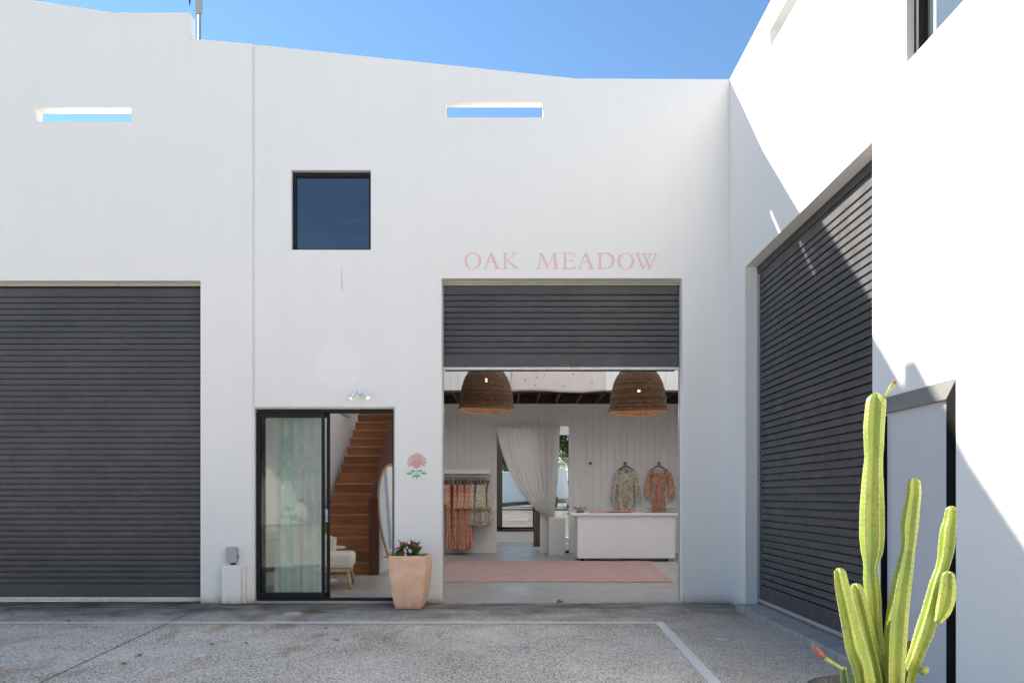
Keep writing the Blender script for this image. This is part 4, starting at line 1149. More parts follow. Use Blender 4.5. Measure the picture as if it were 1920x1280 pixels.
# ================================================================== pendant lamps
def pendant(px, Y, r, lab, zb_py, hpx, hpy, seed):
    x = PX(px, Y); zb = PZ(zb_py, Y)
    root = thing('pendant_lamp', lab, 'pendant lamp', (x, Y, zb), 'woven pendant lamps in the shop')
    H = r*1.70; prof = []
    n, nv = 72, 60; rnd = random.Random(seed); vs = []
    rr_ = [rnd.uniform(-.5,.5) for _ in range(nv+1)]
    for j in range(nv+1):
        v = j/nv; z = H*v
        base = r*(1 - .04*v/.12) if v < .12 else r*.96*math.sqrt(max(0.0, 1-((v-.12)/.884)**2.0))
        base = max(base, .05) + rr_[j]*.010
        for k in range(n):
            th = 2*math.pi*k/n; q = base*(1+.006*math.sin(36*th+math.pi*j)+.010*math.sin(3*th+v*2+seed))
            vs.append((x+q*math.cos(th), Y+q*math.sin(th), zb+z+.014*math.sin(2*th+seed)*(1-v)+.004*math.sin(9*th+j)))
    fs = []
    for j in range(nv):
        for k in range(n):
            v_ = vs[j*n+k]; qx = 960+F*v_[0]/v_[1]; qy = HOR-F*(v_[2]-EYE)/v_[1]
            if v_[1] < Y and abs(qx-hpx) < 1.9 and abs(qy-hpy) < 3.6 and (k+j) % 3: continue      # loose weave where the bulb shows
            fs.append((j*n+k, j*n+(k+1)%n, (j+1)*n+(k+1)%n, (j+1)*n+k))
    b = MB(); b.add(vs, fs, True)
    b.build('woven_shade', M['wicker'], root, solid=.012)
    b = MB(); b.tube([(x+(r+.004)*math.cos(2*math.pi*k/48), Y+(r+.004)*math.sin(2*math.pi*k/48), zb+.014*math.sin(4*math.pi*k/48+seed)) for k in range(49)], .011, 8, cap=False); b.build('rim', M['wickerrim'], root)
    b = MB(); b.tube([(x,Y,zb+H-.02),(x,Y,RZ-.002)], .006, 8); b.build('cord', M['black'], root)
    b = MB(); b.tube([(x,Y,zb+H-.05),(x,Y,zb+H*.52)], .02, 10); b.build('lamp_holder', M['black'], root)
    b = MB(); b.lathe([(.001,-.055),(.02,-.05),(.032,-.02),(.03,.01),(.014,.04),(.001,.045)], (x,Y,PZ(hpy,Y)), 16); b.build('bulb', M['bulb'], root)
    l = bpy.data.lights.new('bulb_light', 'POINT'); l.energy = PEND; l.color = (1,.90,.78); l.shadow_soft_size = .05
    lo = bpy.data.objects.new('bulb_light', l); C.objects.link(lo); lo.parent = root; lo.location = (0,0,H*.04)
    # lamp light seen through two loose spots of the weave
    return root
PEND = 4
pendant(911.5, 10.6, .40, 'large dome-shaped woven pendant lamp, the left of the two', 768, 910, 713, 1)
pendant(1196, 10.3, .405, 'large dome-shaped woven pendant lamp, the right of the two', 772, 1195, 733, 2)

# quilt over the mezzanine balustrade
qx0, qx1 = PX(958,YM-.03), PX(1135,YM-.03)
b = MB()
def qf(u, v):
    x = qx0+(qx1-qx0)*u; z = 4.47 - v*(4.47-PZ(734,YM-.03)) + .02*math.sin(7*u)*v
    return (x, YM-.035-.012*math.sin(11*u+2*v)-.010*math.sin(23*u)*v, z)
b.grid(qf, 70, 24)
b.add([(qx0,YM-.03,4.47),(qx1,YM-.03,4.47),(qx1,YM+.14,4.475),(qx0,YM+.14,4.475)],[(0,1,2,3)])
q = b.build('quilt', M['quilt'], solid=.006); tag(q, 'pale pink quilt draped over the mezzanine balustrade', 'quilt')
for px, py in ((960,702.5),(1006,707),(1020.5,701.5),(1074.5,701.5),(1004,721.5),(1056.5,724),(985,712),(1110,716)):
    b = MB(); x, z = PX(px,YM-.06), PZ(py,YM-.06)
    b.poly_y([(x+(.020 if k%2 else .010)*math.cos(math.pi*k/5), z+(.020 if k%2 else .010)*math.sin(math.pi*k/5)) for k in range(10)], YM-.066, YM-.064); b.build('stitched_star', M['quiltmark'], q)

# ================================================================== voile curtain in the opening, pedestal, passage drape
CYY = YB-.11
lft = [(930,799),(934,822),(942,850),(951,875),(960,896),(972,916),(988,938),(1005,955),(1022,968)]
rgt = [(1050,797),(1049,820),(1048,845),(1047,870),(1046,895),(1044,920),(1042,940),(1040,955),(1038,970)]
def cl(pts, v):
    t = v*(len(pts)-1); i = min(int(t), len(pts)-2); f = t-i; f = f
    return (pts[i][0]*(1-f)+pts[i+1][0]*f, pts[i][1]*(1-f)+pts[i+1][1]*f)
b = MB()
def vf(u, v):
    a = cl(lft, v); c = cl(rgt, v); uu = u
    sag = -14*math.sin(math.pi*u)*(0 if v<.02 else .0)
    px = a[0]+(c[0]-a[0])*uu; py = a[1]+(c[1]-a[1])*uu + 10*v*math.sin(math.pi*uu)*(1-v)
    k = 11; amp = .010+.022*v
    y = CYY - .012 - amp*math.sin(2*math.pi*k*u**.8+1.5*v)*(1 if v>.03 else .2) - .03*v
    return (PX(px,y), y, PZ(py,y))
b.grid(vf, 110, 60)
cv = b.build('voile_curtain', M['sheer']); tag(cv, 'off-white voile curtain tied back across the rear doorway', 'curtain')
b = MB(); b.box(PX(929,CYY), PX(1051,CYY), CYY-.012, CYY-.004, PZ(803,CYY), PZ(796,CYY)); b.build('heading_band', M['sheer'], cv, bevel=.003)
b = MB()
def tf(u, v):
    x = PX(1022+16*u - 3*v, CYY); return (x, CYY-.05-.02*math.sin(9*u), PZ(968+60*v, CYY))
PY_ = 15.35
ped = thing('display_plinth', 'tall pale grey display plinth in front of the rear doorway post', 'plinth', (PX(1044,PY_), PY_, 0))
b = MB(); b.box(PX(1029,PY_), PX(1060,PY_), PY_, PY_+.38, .0, PZ(970,PY_)-.02); b.build('column', simple('pale_grey_plinth_paint', (.62,.62,.60), .5, .02, 3), ped, bevel=.004)
b = MB(); b.box(PX(1028.5,PY_), PX(1060.5,PY_), PY_-.004, PY_+.386, PZ(970,PY_)-.0195, PZ(970,PY_)); b.build('cap', M['white'], ped, bevel=.003)
b = MB()
def bf(u, v):
    Y = 17.0; return (PX(1000+16*u, Y)+.01*math.sin(3*v), Y+.03*math.sin(2*math.pi*4*u), .06 + v*2.7)
b.grid(bf, 40, 10); tag(b.build('passage_curtain', M['beigecloth'], solid=.003), 'narrow beige curtain hanging in the passage behind the doorway', 'curtain')
# ================================================================== patchwork curtain behind the glass door
b = MB(); cy_ = 8.83
def pf(u, v):
    xa = 517+ (v)*-4; xb = 602; px = xa+(xb-xa)*u
    y = cy_ + .045*1.4*math.sin(2*math.pi*4.2*u**1.2+.7*math.sin(2.5*v))*(.6+.4*v)+.018*math.sin(23*u+1.5*v)
    return (PX(px,cy_)+.008*math.sin(5*v+9*u), y, .05+(2.32-.05)*(1-v)+.012*math.sin(20*u)*(v>.98))
b.grid(pf, 130, 40); tag(b.build('patchwork_curtain', M['patch']), 'pastel green and lilac patchwork curtain behind the glass door panel', 'curtain')
b = MB(); b.tube([(-3.3,cy_,2.34),(-1.7,cy_,2.34)], .012, 10); tag(b.build('curtain_rod', M['black']), 'thin black curtain rod behind the head of the sliding door', 'curtain rod')

# ================================================================== armchairs and side table
def chair(loc, rz, lab):
    root = thing('armchair', lab, 'armchair', (0,0,0), 'cream armchairs behind the sliding door')
    b = MB(); n=20
    b.box(-.33,.33,-.32,.32,.27,.47); b.build('seat', M['cream'], root, bevel=.05)
    b = MB()
    def bk(u, v):
        th = R(-100+200*u); rr = .37+.05*v; h = .30+ (.50-.16*abs(2*u-1)**2)*v
        return (-.02-rr*math.cos(th)*.95, rr*math.sin(th)*.98, h)
    b.grid(bk, 30, 10); b.build('backrest', M['cream'], root, solid=.07)
    b = MB(); b.box(-.30,.30,-.29,.29,.225,.27); b.build('rail', M['palewood'], root, bevel=.006)
    for sx_ in (-1,1):
        for sy_ in (-1,1):
            b = MB(); b.tube([(sx_*.26,sy_*.25,.24),(sx_*.30,sy_*.29,0)], [.028,.016], 10); b.build('leg', M['palewood'], root)
    root.location = loc; root.rotation_euler.z = rz; return root
chair((PX(618,9.95), 9.95, 0), R(8), 'cream upholstered armchair with oak legs in front of the stairs')
chair((PX(466,9.75), 9.75, 0), R(150), 'pale armchair half hidden behind the left edge of the glass door')
tb = thing('side_table', 'small round pale table behind the cream armchair', 'side table', (PX(612,10.6), 10.6, 0))
b = MB(); b.lathe([(0,.475),(.27,.475),(.275,.487),(.27,.50),(0,.50)], (PX(612,10.6),10.6,0), 36); b.build('top', M['trim'], tb)
b = MB(); b.lathe([(0,0),(.16,0),(.15,.02),(.025,.04),(.025,.474),(0,.474)], (PX(612,10.6),10.6,0), 20); b.build('pedestal', M['trim'], tb)
# mirror
mr = thing('leaning_mirror', 'tall oval cane-framed mirror leaning beside the stairs', 'mirror', (-1.83, 11.9, 0))
def ov(t, r=1.0):
    a = 2*math.pi*t; return (.27*r*math.cos(a)*(1+.12*math.sin(a)), .88+.86*r*math.sin(a))
Mm = Matrix.Translation((-1.75,11.55,0)) @ Matrix.Rotation(R(32),4,'Z') @ Matrix.Rotation(R(-5),4,'X') @ Matrix.Rotation(R(-4),4,'Y')
b = MB(); b.tube([Mm @ Vector((ov(k/48)[0],0,ov(k/48)[1])) for k in range(49)], .020, 8, cap=False); b.build('frame', M['rattan'], mr)
b = MB(); n=48; vs=[Mm @ Vector((ov(k/n,.98)[0],.004,ov(k/n,.98)[1])) for k in range(n)]; vs+=[Mm @ Vector((ov(k/n,.98)[0],.014,ov(k/n,.98)[1])) for k in range(n)]
b.add(vs,[tuple(range(n)),tuple(range(2*n-1,n-1,-1))]+[(k,k+n,(k+1)%n+n,(k+1)%n) for k in range(n)]); b.build('mirror_glass', M['mirror'], mr)

# ================================================================== terracotta planter with periwinkles
PYc = 8.26
pot = thing('terracotta_planter', 'tall tapered square terracotta planter beside the door pier', 'planter', (PX(769,8.2), PYc, GZ))
pcx = PX(768.5, 8.2)
def sq(hw, n=10, r=.12):
    pts = []
    rr = hw*r
    for qx, qy, a0 in ((1,1,0),(-1,1,90),(-1,-1,180),(1,-1,270)):
        for k in range(4):
            a = R(a0+k*30); pts.append((qx*(hw-rr)+rr*math.cos(a), qy*(hw-rr)+rr*math.sin(a)))
    return pts
prof = [(0,.0),(.138,.0),(.146,.006),(.160,.06),(.182,.18),(.198,.30),(.207,.40),(.210,.46),(.210,.50),(.211,.512),(.213,.53),(.216,.585),(.213,.592),(.190,.592),(.186,.57),(.180,.50),(0,.50)]
ring = [sq(max(h,.0001)) for h, z in prof]; n = len(ring[0])
rotz = R(-4)
vs = []
for (h, z), rg in zip(prof, ring):
    for x, y in rg:
        vs.append((pcx+x*math.cos(rotz)-y*math.sin(rotz), PYc+x*math.sin(rotz)+y*math.cos(rotz), GZ+z))
b = MB(); b.add(vs, [(j*n+k, j*n+(k+1)%n, (j+1)*n+(k+1)%n, (j+1)*n+k) for j in range(len(prof)-1) for k in range(n)], True)
pb = b.build('pot', M['terra'], pot, fixn=True)
m = pb.modifiers.new('es', 'EDGE_SPLIT'); m.split_angle = R(50)
b = MB(); b.box(pcx-.178, pcx+.178, PYc-.178, PYc+.178, GZ+.50, GZ+.555); b.build('soil', M['soil'], pot)
PT = GZ+.56
def leafblob(b, p, d, L, W, rnd):
    d = d.normalized(); s = d.cross(Vector((0,0,1)));
    if s.length < .1: s = Vector((1,0,0))
    s = s.normalized()*W*.5; u = d.cross(s).normalized()*W*.15
    q = d*L
    b.add([p, p+q*.5+s-u, p+q, p+q*.5-s-u, p+q*.5+u*.6], [(0,1,4),(1,2,4),(2,3,4),(3,0,4)])
rnd = random.Random(5)
peri = thing('periwinkle_plant', 'leafy periwinkle with magenta and white flowers growing in the terracotta planter', 'flowering plant', (pcx, PYc, PT))
b = MB(); stems = MB(); tips = []
def fpx(px, py, dy=0): return Vector((PX(px, PYc+dy), PYc+dy, PZ(py, PYc+dy)))
targets = [(752,1022),(757,1027),(763,1020),(768,1029),(774,1021),(781,1025),(784,1018),(776,1032),(746,1030),(760,1034),(788,1028),(771,1016),(750,1016),(766,1037),(782,1034),(742,1035)]
for px, py in targets:
    for rep in range(3):
        dy = rnd.uniform(-.12,.12); tip = fpx(px+rnd.uniform(-3,3), py+rnd.uniform(-2,3), dy); base = Vector((pcx+rnd.uniform(-.08,.05), PYc+rnd.uniform(-.08,.08), PT-.01))
        mid = base.lerp(tip,.5)+Vector((0,0,.03)); stems.tube([base,mid,tip], .0025, 5); tips.append(tip)
        for k in range(60):
            t = rnd.uniform(.15,1); p = base.lerp(mid,t*2) if t<.5 else mid.lerp(tip,t*2-1)
            a = rnd.uniform(0,6.28); leafblob(b, p, Vector((math.cos(a),math.sin(a),rnd.uniform(-.1,.9))), rnd.uniform(.028,.052), rnd.uniform(.017,.027), rnd)
stems.build('stem', M['budgreen'], peri); b.build('foliage', M['leaf'], peri)
gc = MB()                            # low creeping foliage spilling over the rim
for k in range(1500):
    x = pcx + rnd.uniform(-.20,.20); y = PYc+rnd.uniform(-.20,.19); z = PT + rnd.uniform(0,.03)
    if k % 4 == 0: x = pcx - .19 - abs(rnd.gauss(0,.045)); y = PYc-.05+rnd.uniform(-.1,.08); z = PT+.015-max(0,(pcx-.2-x))*.25+rnd.uniform(0,.015)
    a = rnd.uniform(0,6.28); leafblob(gc, Vector((x,y,z)), Vector((math.cos(a),math.sin(a),rnd.uniform(0,1.2))), rnd.uniform(.010,.020), .009, rnd)
gcm = gc.build('creeping_plant', M['leaf']); tag(gcm, 'low creeping green plant spilling over the left rim of the terracotta planter', 'plant')
def flower(c, mat, r, lab=None):
    f = MB(); nrm = (Vector((0.1,-1,.35))+Vector((rnd.uniform(-.5,.5),0,rnd.uniform(-.3,.4)))).normalized(); s = nrm.cross(Vector((0,0,1))).normalized(); u = s.cross(nrm)
    for k in range(5):
        a = 2*math.pi*k/5+rnd.random()*.2; d = s*math.cos(a)+u*math.sin(a); e = s*math.cos(a+1.57)+u*math.sin(a+1.57)
        f.add([c, c+d*r*.6+e*r*.42+nrm*.003, c+d*r+e*r*.2+nrm*.002, c+d*r-e*r*.2+nrm*.002, c+d*r*.6-e*r*.42+nrm*.003], [(0,1,2,3,4)])
    return f.build('blossom', mat, peri)
for px, py in ((741,1029),(745,1026.5),(748,1027),(753,1019),(756,1020),(773,1021),(776,1019),(779,1022),(783,1023),(754,1036),(738,1031)):
    flower(fpx(px,py,-.11), M['petalpink'], .016)
for px, py in ((759,1030),(763,1026),(768,1031),(770,1034),(761,1034),(767,1017),(782,1015),(754,1014),(733,1031),(760,1039),(737,1044),(727,1047),(722,1048),(732,1046)):
    flower(fpx(px,py,-.12), M['petalwhite'], .017 if py < 1040 else .010)

# ================================================================== column cactus in a tub, lower right
def cpt(px, py, Y): return Vector((PX(px,Y), Y, PZ(py,Y)))
KY = 3.0
tubc = Vector((PX(1645,KY), KY+.02, GZ))
tub = thing('plastic_tub', 'black plastic tub holding the tall cactus, at the bottom right corner', 'plant pot', tuple(tubc))
tz = PZ(1296,KY)
b = MB(); b.lathe([(0,0),(.17,0),(.20,.02),(.245,tz-GZ-.03),(.262,tz-GZ-.03),(.262,tz-GZ),(.240,tz-GZ),(.235,tz-GZ-.05),(0,tz-GZ-.05)], tubc, 40); b.build('tub', M['tub'], tub, fixn=True)
b = MB(); b.lathe([(0,0),(.236,0),(.236,.012),(0,.02)], tubc+Vector((0,0,tz-GZ-.055)), 24); b.build('soil', M['soil'], tub)
cac = thing('column_cactus', 'tall sunlit yellow-green column cactus with several ribbed stems', 'cactus', (tubc.x, KY, tz-.05))
def stem(secs, Y, ribs=5, ph=0.0, depth=.50, mat=None, tip=True, name='stem'):
    """secs: (px_centre, py, half width px) from the top down"""
    mat = mat or M['cactus']
    top = secs[0]; pts = []
    # densify
    S = []
    for i in range(len(secs)-1):
        a, c = secs[i], secs[i+1]; L = math.hypot(c[0]-a[0], c[1]-a[1]); k = max(2, int(L/3.2))
        for t in range(k):
            f = t/k; f2 = f*f*(3-2*f)
            S.append((a[0]*(1-f2)+c[0]*f2 if False else a[0]*(1-f)+c[0]*f, a[1]*(1-f)+c[1]*f, a[2]*(1-f2)+c[2]*f2, (a[3] if len(a)>3 else 0)*(1-f)+(c[3] if len(c)>3 else 0)*f))
    S.append(secs[-1] if len(secs[-1])>3 else (*secs[-1],0))
    # smooth centre line
    for _ in range(6):
        S = [S[0]]+[((S[i-1][0]+S[i][0]*2+S[i+1][0])/4, S[i][1], (S[i-1][2]+2*S[i][2]+S[i+1][2])/4, (S[i-1][3]+S[i][3]*2+S[i+1][3])/4) for i in range(1,len(S)-1)]+[S[-1]]
    P = [cpt(s[0], s[1], Y+s[3]) for s in S]; Rr = [s[2]*Y/F for s in S]
    # rounded tip
    r0 = Rr[0]; up = (P[0]-P[3]).normalized() if len(P)>3 else Vector((0,0,1))
    capP, capR = [], []
    if tip:
        for a in (88, 78, 65, 50, 34, 17):
            capP.append(P[0]+up*r0*1.0*math.sin(R(a))); capR.append(r0*math.cos(R(a)))
    P = capP+P; Rr = capR+Rr
    FR = [0,.034,.07,.14,.28,.5,.72,.86,.93,.966]; nper = 10; n = ribs*nper; vs = []; edge = []
    rnd = random.Random(int(ph*100)+ribs)
    A = Vector((1,0,0))
    for i, (p, r) in enumerate(zip(P, Rr)):
        t = (P[max(i-1,0)]-P[min(i+1,len(P)-1)]).normalized()
        a = (Vector((0,1,0)).cross(t)).normalized(); c = t.cross(a).normalized()
        scal = 1+.028*abs(math.sin(i*1.05))
        for k in range(n):
            fr_ = FR[k % nper]; th = 2*math.pi*(k//nper+fr_)/ribs + ph
            w_ = abs(fr_-.5)*2          # 1 at the rib crest, 0 in the groove
            q = (1-depth)+depth*(w_**1.25)
            if w_ > .92: q *= scal
            vs.append(p + (a*math.cos(th)+c*math.sin(th))*r*1.04*q)
    fs = [(j*n+k, (j+1)*n+k, (j+1)*n+(k+1)%n, j*n+(k+1)%n) for j in range(len(P)-1) for k in range(n)]
    b = MB(); b.add(vs, fs, True); b.f.append(tuple(range(n))); b.sm.append(True)
    o = b.build(name, mat, cac)
    if mat is M['cactus']:
        o.data.materials.append(M['rim'])
        for q_, pg in enumerate(o.data.polygons):
            if q_ < len(fs) and (q_ % n) % nper in (0, nper-1): pg.material_index = 1
    # spines and areoles along the crests
    sp_ = MB()
    for i in range(2, len(P)-1):
        if i % 3: continue
        for rb in range(ribs):
            v = vs[i*n+rb*nper]; d = (v-P[i]).normalized()
            s1 = d.cross(Vector((0,0,1))).normalized(); s2 = Vector((0,0,1))
            sp_.add([v-d*.001+s1*.0017, v-d*.001+s2*.0020, v-d*.001-s1*.0017, v-d*.001-s2*.0020, v+d*.0024],[(0,1,4),(1,2,4),(2,3,4),(3,0,4)])
            for q in range(5):
                e = (d+s1*rnd.uniform(-.9,.9)+s2*rnd.uniform(-.7,.8)).normalized()*rnd.uniform(.006,.014); k1 = e.cross(s2).normalized()*.0007
                sp_.add([v-k1, v+k1, v+e],[(0,1,2)])
    sp_.build('spines', M['spine'], o)
    return o
stem([(1642.5,754,17.5),(1638.5,800,18),(1638.5,835,17),(1638.5,855,15.5),(1636.5,885,17),(1636,911,19),(1635,958,21),(1635,1003,21.5),(1635,1035,19),(1633,1054,13),(1632,1066,11.5),(1633,1085,13.5),(1637,1120,14),(1639,1168,13.5),(1640,1230,17),(1645,1320,20)], KY+.02, 5, R(-80))
stem([(1714,907,11.5),(1714,925,12.5),(1711,945,13),(1707.5,970,14.5),(1705,993,14.5),(1705,1012,12.5),(1703,1030,11.5),(1698,1060,14),(1691,1097,16.5),(1684,1144,18.5),(1680,1191,19.5),(1678,1235,18),(1678,1320,16)], KY-.05, 5, R(-78))
stem([(1784,958,10),(1783,975,11.5),(1778.5,993,13.5),(1776,1025,14.5),(1773,1045,12.5),(1767,1067,11.5),(1758,1097,14),(1747,1144,15.5),(1735,1185,16.5),(1720,1225,14),(1707,1262,12.5),(1696,1320,12)], KY+.0, 5, R(-66))
stem([(1778,1081,11),(1777.5,1100,13.5),(1775,1122,14.5),(1769,1144,13.5),(1763,1158,9),(1758,1166,6)], KY-.07, 5, R(-86))
stem([(1574,1075,11),(1577,1095,13),(1583,1122,14.5),(1593,1167,16.5),(1603,1214,18.5),(1615,1250,17.5),(1630,1320,17)], KY-.06, 5, R(-98))
stem([(1606,1103,10.5),(1610,1120,12.5),(1617,1150,13.5),(1627,1195,14.5),(1640,1245,14),(1654,1320,13)], KY-.01, 5, R(-84))
stem([(1655,1206,6),(1657,1220,8),(1661,1240,8.5),(1668,1275,8)], KY+.03, 4, .3, mat=M['cactusbrown'], name='short_stem')
stem([(1702,1206,7),(1703,1220,9.5),(1702,1240,10),(1694,1270,9)], KY+.04, 4, .9, mat=M['cactusbrown'], name='short_stem')
stem([(1586,1258,9),(1587,1268,12),(1590,1285,12)], KY-.10, 6, .3, mat=M['cactusdark'], name='short_stem')
def bud(path, rad, Y, mat2, cut, name='flower_bud'):
    P = [cpt(*p, Y) for p in path]; b = MB(); b.tube(P[:cut+1], rad[:cut+1], 12); o = b.build(name, M['budgreen'], cac)
    b = MB(); b.tube(P[cut:], rad[cut:], 12); b.build('bud_tip', mat2, o)
u_ = KY/F
bud([(1658,745),(1662,739),(1667,731),(1671,725),(1675,720),(1678,716),(1681,712)], [2.2*u_,2.0*u_,2.2*u_,4*u_,4.3*u_,3*u_,.5*u_], KY, M['bud'], 4)
bud([(1580,1254),(1568,1246),(1556,1239),(1545,1231),(1538,1225),(1530,1216),(1521,1205)], [3*u_,3*u_,3.5*u_,4.5*u_,6*u_,4.5*u_,.6*u_], KY-.12, M['bud'], 3)
bud([(1727,1262),(1731,1258),(1736,1254),(1740,1250)], [5*u_,7*u_,7*u_,1*u_], KY-.05, M['budgreen'], 2)
# grass in the tub
rnd = random.Random(11); b = MB()
for k in range(260):
    a = rnd.uniform(0,6.28); rr = .23*math.sqrt(rnd.random()); p = tubc+Vector((rr*math.cos(a), rr*math.sin(a)-.02, tz-GZ-.05)); p.z = tz-.05
    d = Vector((rnd.uniform(-1,1), rnd.uniform(-.7,.5), rnd.uniform(.4,1.6))).normalized(); L = rnd.uniform(.05,.16); 
    if k % 9 == 0: L *= 1.7; d = Vector((rnd.uniform(-1.3,.2),rnd.uniform(-.5,.1),.9)).normalized()
    s = d.cross(Vector((0,0,1))).normalized()*rnd.uniform(.0006,.0018); q = [p]
    for t in (.33,.66,1): q.append(p+d*L*t-Vector((0,0,L*.45*t*t)))
    vs = []
    for i_, pt in enumerate(q): wd = (1-i_/3.3); vs += [pt-s*wd, pt+s*wd]
    b.add(vs, [(0,1,3,2),(2,3,5,4),(4,5,7,6)])
tag(b.build('tub_grass', M['drygrass']), 'dry and green grass blades growing at the foot of the cactus', 'grass', kind='stuff')
b = MB()
for k in range(260):
    a = rnd.uniform(-.9,.9); rr = rnd.uniform(.10,.25); p = tubc+Vector((rr*math.cos(a), rr*math.sin(a)-.04, 0)); p.z = tz-.04+rnd.uniform(0,.05)
    leafblob(b, p, Vector((rnd.uniform(-1,1),rnd.uniform(-1,1),rnd.uniform(0,1))), rnd.uniform(.012,.028), rnd.uniform(.007,.014), rnd)
tag(b.build('weed_clump', M['leaf']), 'small leafy weeds at the right side of the cactus tub', 'weed')

# ================================================================== manhole discs, leaves, weed, scraps
for px, py, r, lab in ((548,1150,.088,'round grey metal drain cover set in the concrete near the sliding door'),(1355,1198,.078,'round grey metal drain cover near the wing wall')):
    x, y = groundpt(px, py); o = thing('drain_cover', lab, 'drain cover', (x,y,GZ), 'round drain covers in the yard')
    b = MB(); b.lathe([(0,.007),(r*.93,.007),(r*.94,.004),(r,.004),(r,.0)], (x,y,GZ), 40); b.build('lid', M['conc'] if False else simple('grey_cast_lid', (.50,.48,.46), .6, .12, 20, .3, 60), o)
    b = MB(); b.lathe([(r*1.001,.0),(r*1.001,.006),(r*1.07,.006),(r*1.08,.0)], (x,y,GZ), 40); b.build('ring', M['conc'], o)
lm = [simple('dry_leaf_%s' % k, c, .8, .3, 60) for k, c in (('red', (.20,.065,.03)),('brown', (.16,.085,.045)),('orange', (.33,.12,.045)))]
leaf_px = [(261,1230,1.3),(630,1200.5,1.2),(462,1206,.9),(678,1197,1),(128,1164,1.1),(23,1153,.9),(156,1153,.9),(38,1142.6,.9),(78,1128,.8),(219,1128,.8),(292,1128,.8),(233,1245,1.1),(396,1209,.9),(179,1177,.8),(106,1123,.8),(328,1122.5,.8),(1023,1123,.8),(966,1126,.7),(612,1178,.7),(10,1143,.7),(860,1124,.7),(500,1236,.7),(1160,1122,.6)]
leaf_where = ['in the left foreground, just left of the slanting paving joint', 'just below the white line, in front of the sliding door opening', 'below the pier between the left roller door and the sliding door', 'right of the orange leaf in front of the sliding door', 'touching the white line in front of the left roller door', 'at the far left edge of the yard, near the white line', 'between the left roller door and the white line, halfway along', 'close under the left roller door at its far left', 'against the left end of the left roller door', 'against the right half of the left roller door', 'at the foot of the left roller door near its right jamb', 'lowest leaf in the left foreground, lying on the paving joint side', 'below the white line, near the paving joint', 'directly below the white line at the far left', 'touching the foot of the left roller door, left of centre', 'touching the foot of the left roller door at its right end', 'red-brown, on the shop threshold beside the green weed', 'on the shop threshold, left of the green weed', 'on the paving close to the white line, left of the terracotta planter', 'furthest left leaf, cut off by the shade of the left door', 'at the left end of the shop threshold', 'alone on the speckled paving in the lower middle left', 'at the right end of the shop threshold']
for i, (px, py, s) in enumerate(leaf_px):
    x, y = groundpt(px, py); y = min(y, YF-.03); L = .05*s; rnd = random.Random(i)
    b = MB(); a = rnd.uniform(0,6.28); ca, sa = math.cos(a), math.sin(a); pts = []
    def lf(u, v):
        t = u; wv = L*.36*math.sin(math.pi*min(.98,max(.02,t)))**.8*(v-.5)*2; lx = (t-.5)*L; cz = .004+.35*abs(wv)+.010*math.sin(3*t+i)*s
        return (x+lx*ca-wv*sa, y+lx*sa+wv*ca, GZ+cz)
    b.grid(lf, 8, 4)
    tag(b.build('fallen_leaf', lm[i%3], origin=(x,y,GZ)), 'small dry leaf ' + leaf_where[i], 'leaf', 'fallen leaves on the concrete')
x, y = groundpt(377,1230); b = MB(); b.add([(x-.028,y-.012,GZ+.006),(x+.026,y-.006,GZ+.004),(x+.03,y+.016,GZ+.012),(x-.02,y+.014,GZ+.006)],[(0,1,2,3)])
tag(b.build('paper_scrap', M['white'], solid=.001), 'small white scrap of paper on the concrete', 'litter')
x, y = groundpt(1290,1145); b = MB(); b.lathe([(0,0),(.014,.002),(.012,.012),(0,.016)], (x,y,GZ), 10); tag(b.build('white_pebble', M['white']), 'tiny white pebble near the right pier of the shop', 'pebble')
for px, py, n_l, lab in ((1047,1124,46,'tiny green weed sprouting at the shop threshold'),(1508,1187,14,'tiny green weed in the joint beside the wing sill'),(806,1130,10,'tiny dark weed at the foot of the pier behind the planter')):
    x, y = groundpt(px, py); y = min(y, YF-.02); b = MB(); rnd = random.Random(px)
    for k in range(n_l):
        leafblob(b, Vector((x+rnd.uniform(-.03,.03), y+rnd.uniform(-.02,.01), GZ+rnd.uniform(0,.03))), Vector((rnd.uniform(-1,1),rnd.uniform(-1,1),rnd.uniform(.2,1.4))), rnd.uniform(.015,.035), .011, rnd)
    tag(b.build('small_weed', M['leaf']), lab, 'weed', 'weeds in the paving joints')
# concrete threshold strip at the shop opening
b = MB(); b.box(roll[0]+.001, roll[1]-.001, YF-.05, YF+.0, GZ-.02, GZ+.012); tag(b.build('worn_threshold', M['conc'], bevel=.006), kind='structure')

